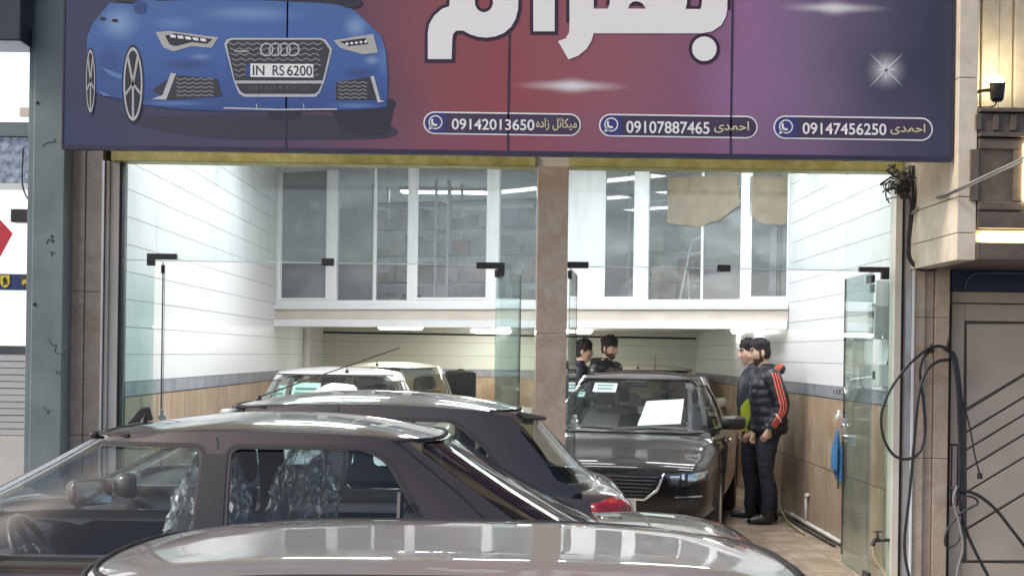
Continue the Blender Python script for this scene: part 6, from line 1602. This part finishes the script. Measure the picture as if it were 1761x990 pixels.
# mezzanine store: blinds, shelves, boxes, chair
def mzbox(name, mt, s0, s1, d0, d1, z0, z1, parent=None, bevel=0.0):
    b = MB(); b.T = MT; b.box((s0, d0, z0), (s1, d1, z1)); return b.build(name, mt, parent, bevel=bevel)
M_blind = mat('grey_roller_blind', (0.26, 0.27, 0.29), 0.7, var=0.06); M_panel = mat('grey_brown_board', (0.22, 0.20, 0.19), 0.6, var=0.1)
M_kraft = mat('kraft_paper', (0.20, 0.155, 0.105), 0.8, col2=(0.26, 0.21, 0.15), scale=9, bump=0.3, bscale=30)
tag(mzbox('roller_blind', M_blind, mez(477), mez(565), .09, .095, WB + .02, ZC - .03), 'plain grey roller blind behind the mezzanine window nearest the left tiles', 'blind')
tag(mzbox('board', M_panel, mez(1203), mez(1276), .10, .115, WB + .02, ZC - .05), 'grey brown board standing behind the right mezzanine window', 'board')
tag(mzbox('roller_blind', M_blind, mez(1320), mez(1362) - .02, .10, .105, WB + .02, ZC - .03), 'grey blind in the mezzanine corner window by the right tiles', 'blind')
for (px, lab) in ((1334, 'first'), (1339, 'second')):
    b = MB(); b.T = MT; b.tube([(mez(px), .085, WB + .05), (mez(px), .085, ZC - .03)], .012, 6); tag(b.build('blind_cord', M_black), lab + ' dark blind cord in the mezzanine corner window', 'cord')
M_film = glass('milky_film', (0.9, 0.93, 0.94), 0.8, dirt=0.6)
def sheet(name, pxs, d, mt, label):
    rj = random.Random(len(label)); out = []
    for k in range(len(pxs)):
        a_, c_ = pxs[k], pxs[(k+1) % len(pxs)]; nseg = max(1, int(math.hypot(c_[0]-a_[0], c_[1]-a_[1])/7))
        for q in range(nseg):
            x, y = lerp(a_[0], c_[0], q/nseg), lerp(a_[1], c_[1], q/nseg)
            out.append((x + rj.uniform(-1.2, 1.2), y + (rj.uniform(-2.2, 2.2) if y > 320 else 0)))
    pxs = out
    b = MB(); b.T = MT; pts = []
    for (x, y) in pxs:
        s_ = mez(x, y); pt_ = MT((s_, d, 0)); z = P(x, y, pt_.y).z; pts.append((s_, z))
    n = len(pts); a = [b.pt((s_, d, z)) for s_, z in pts]; c_ = [b.pt((s_, d + .004, z)) for s_, z in pts]
    b.f += [a[::-1], c_] + [[a[k], a[(k+1) % n], c_[(k+1) % n], c_[k]] for k in range(n)]
    return tag(b.build(name, mt), label, 'paper')
sheet('paper_sheet', [(1146, 306), (1268, 300), (1272, 352), (1240, 378), (1200, 390), (1148, 384)], .012, M_kraft, 'beige kraft paper sheet stuck on the wide right mezzanine window')
sheet('paper_sheet', [(1289, 304), (1354, 304), (1354, 384), (1318, 388), (1289, 372)], .012, M_kraft, 'beige kraft paper sheet stuck on the mezzanine corner window')
rs = random.Random(11)
cols = [(0.30, 0.22, 0.14), (0.05, 0.06, 0.09), (0.25, 0.05, 0.04), (0.10, 0.14, 0.22), (0.35, 0.34, 0.30), (0.06, 0.06, 0.06), (0.20, 0.20, 0.22)]
M_boxes = [mat('carton_%s' % n_, c_, 0.6, var=0.15) for n_, c_ in zip(('brown', 'navy', 'red', 'blue', 'beige', 'black', 'grey'), cols)]
names_ = ('brown', 'navy', 'red', 'blue', 'beige', 'black', 'grey')
shelf_spots = [(mez(585), mez(700), 'narrow left'), (mez(718), mez(900), 'wide left'), (mez(1040), mez(1195), 'right')]
for (s0, s1, nm) in shelf_spots:
    d0 = 0.75; t = thing('storage_rack', 'metal storage rack full of boxes behind the %s mezzanine window' % nm, 'rack', MT(((s0+s1)/2, d0, 2.08)))
    levels = [2.10, 2.42, 2.74, 3.06, 3.38]
    for z in levels: mzbox('shelf', M_dark_metal, s0, s1, d0, d0 + .4, z, z + .025, t)
    for s_ in (s0, s1 - .03):
        for d_ in (d0 - .003, d0 + .37): mzbox('upright', M_alu, s_, s_ + .03, d_, d_ + .033, 2.082, 3.65, t)
    for li, z in enumerate(levels[:-1]):
        s_ = s0 + .04
        while s_ < s1 - .12:
            w = rs.uniform(.07, .22); hh = rs.uniform(.10, .27); ci = rs.randrange(7)
            if s_ + w > s1 - .04: break
            o = mzbox('box', M_boxes[ci], s_, s_ + w, d0 + .03 + rs.uniform(0, .06), d0 + .34, z + .026, z + .026 + hh, None, .004)
            tag(o, '%s box on the %s shelf of the rack behind the %s mezzanine window' % (names_[ci], ('bottom', 'second', 'third', 'fourth')[li], nm), 'box', 'boxes on the mezzanine racks'); s_ += w + rs.uniform(.01, .06)
# folding chair leaning in the right window
s0 = mez(1150); t = thing('metal_chair', 'white metal chair frame standing behind the right mezzanine window', 'chair', MT((s0, .4, 2.08)))
for (q0, q1, nm) in (((0, .35, 2.085), (.12, .45, 2.85), 'leg'), ((.36, .35, 2.085), (.36, .45, 2.95), 'leg'), ((.05, .65, 2.085), (.08, .45, 2.55), 'leg'), ((.40, .65, 2.085), (.36, .45, 2.55), 'leg'), ((.12, .45, 2.85), (.36, .45, 2.95), 'back_rail'), ((.10, .44, 2.7), (.36, .44, 2.75), 'back_rail')):
    b = MB(); b.T = MT; b.tube([(s0 + q0[0], q0[1], q0[2]), (s0 + q1[0], q1[1], q1[2])], .013, 8); b.build(nm, M_white_upvc, t, smooth=True)
mzbox('seat', M_black, s0 + .06, s0 + .40, .40, .70, 2.53, 2.56, t)
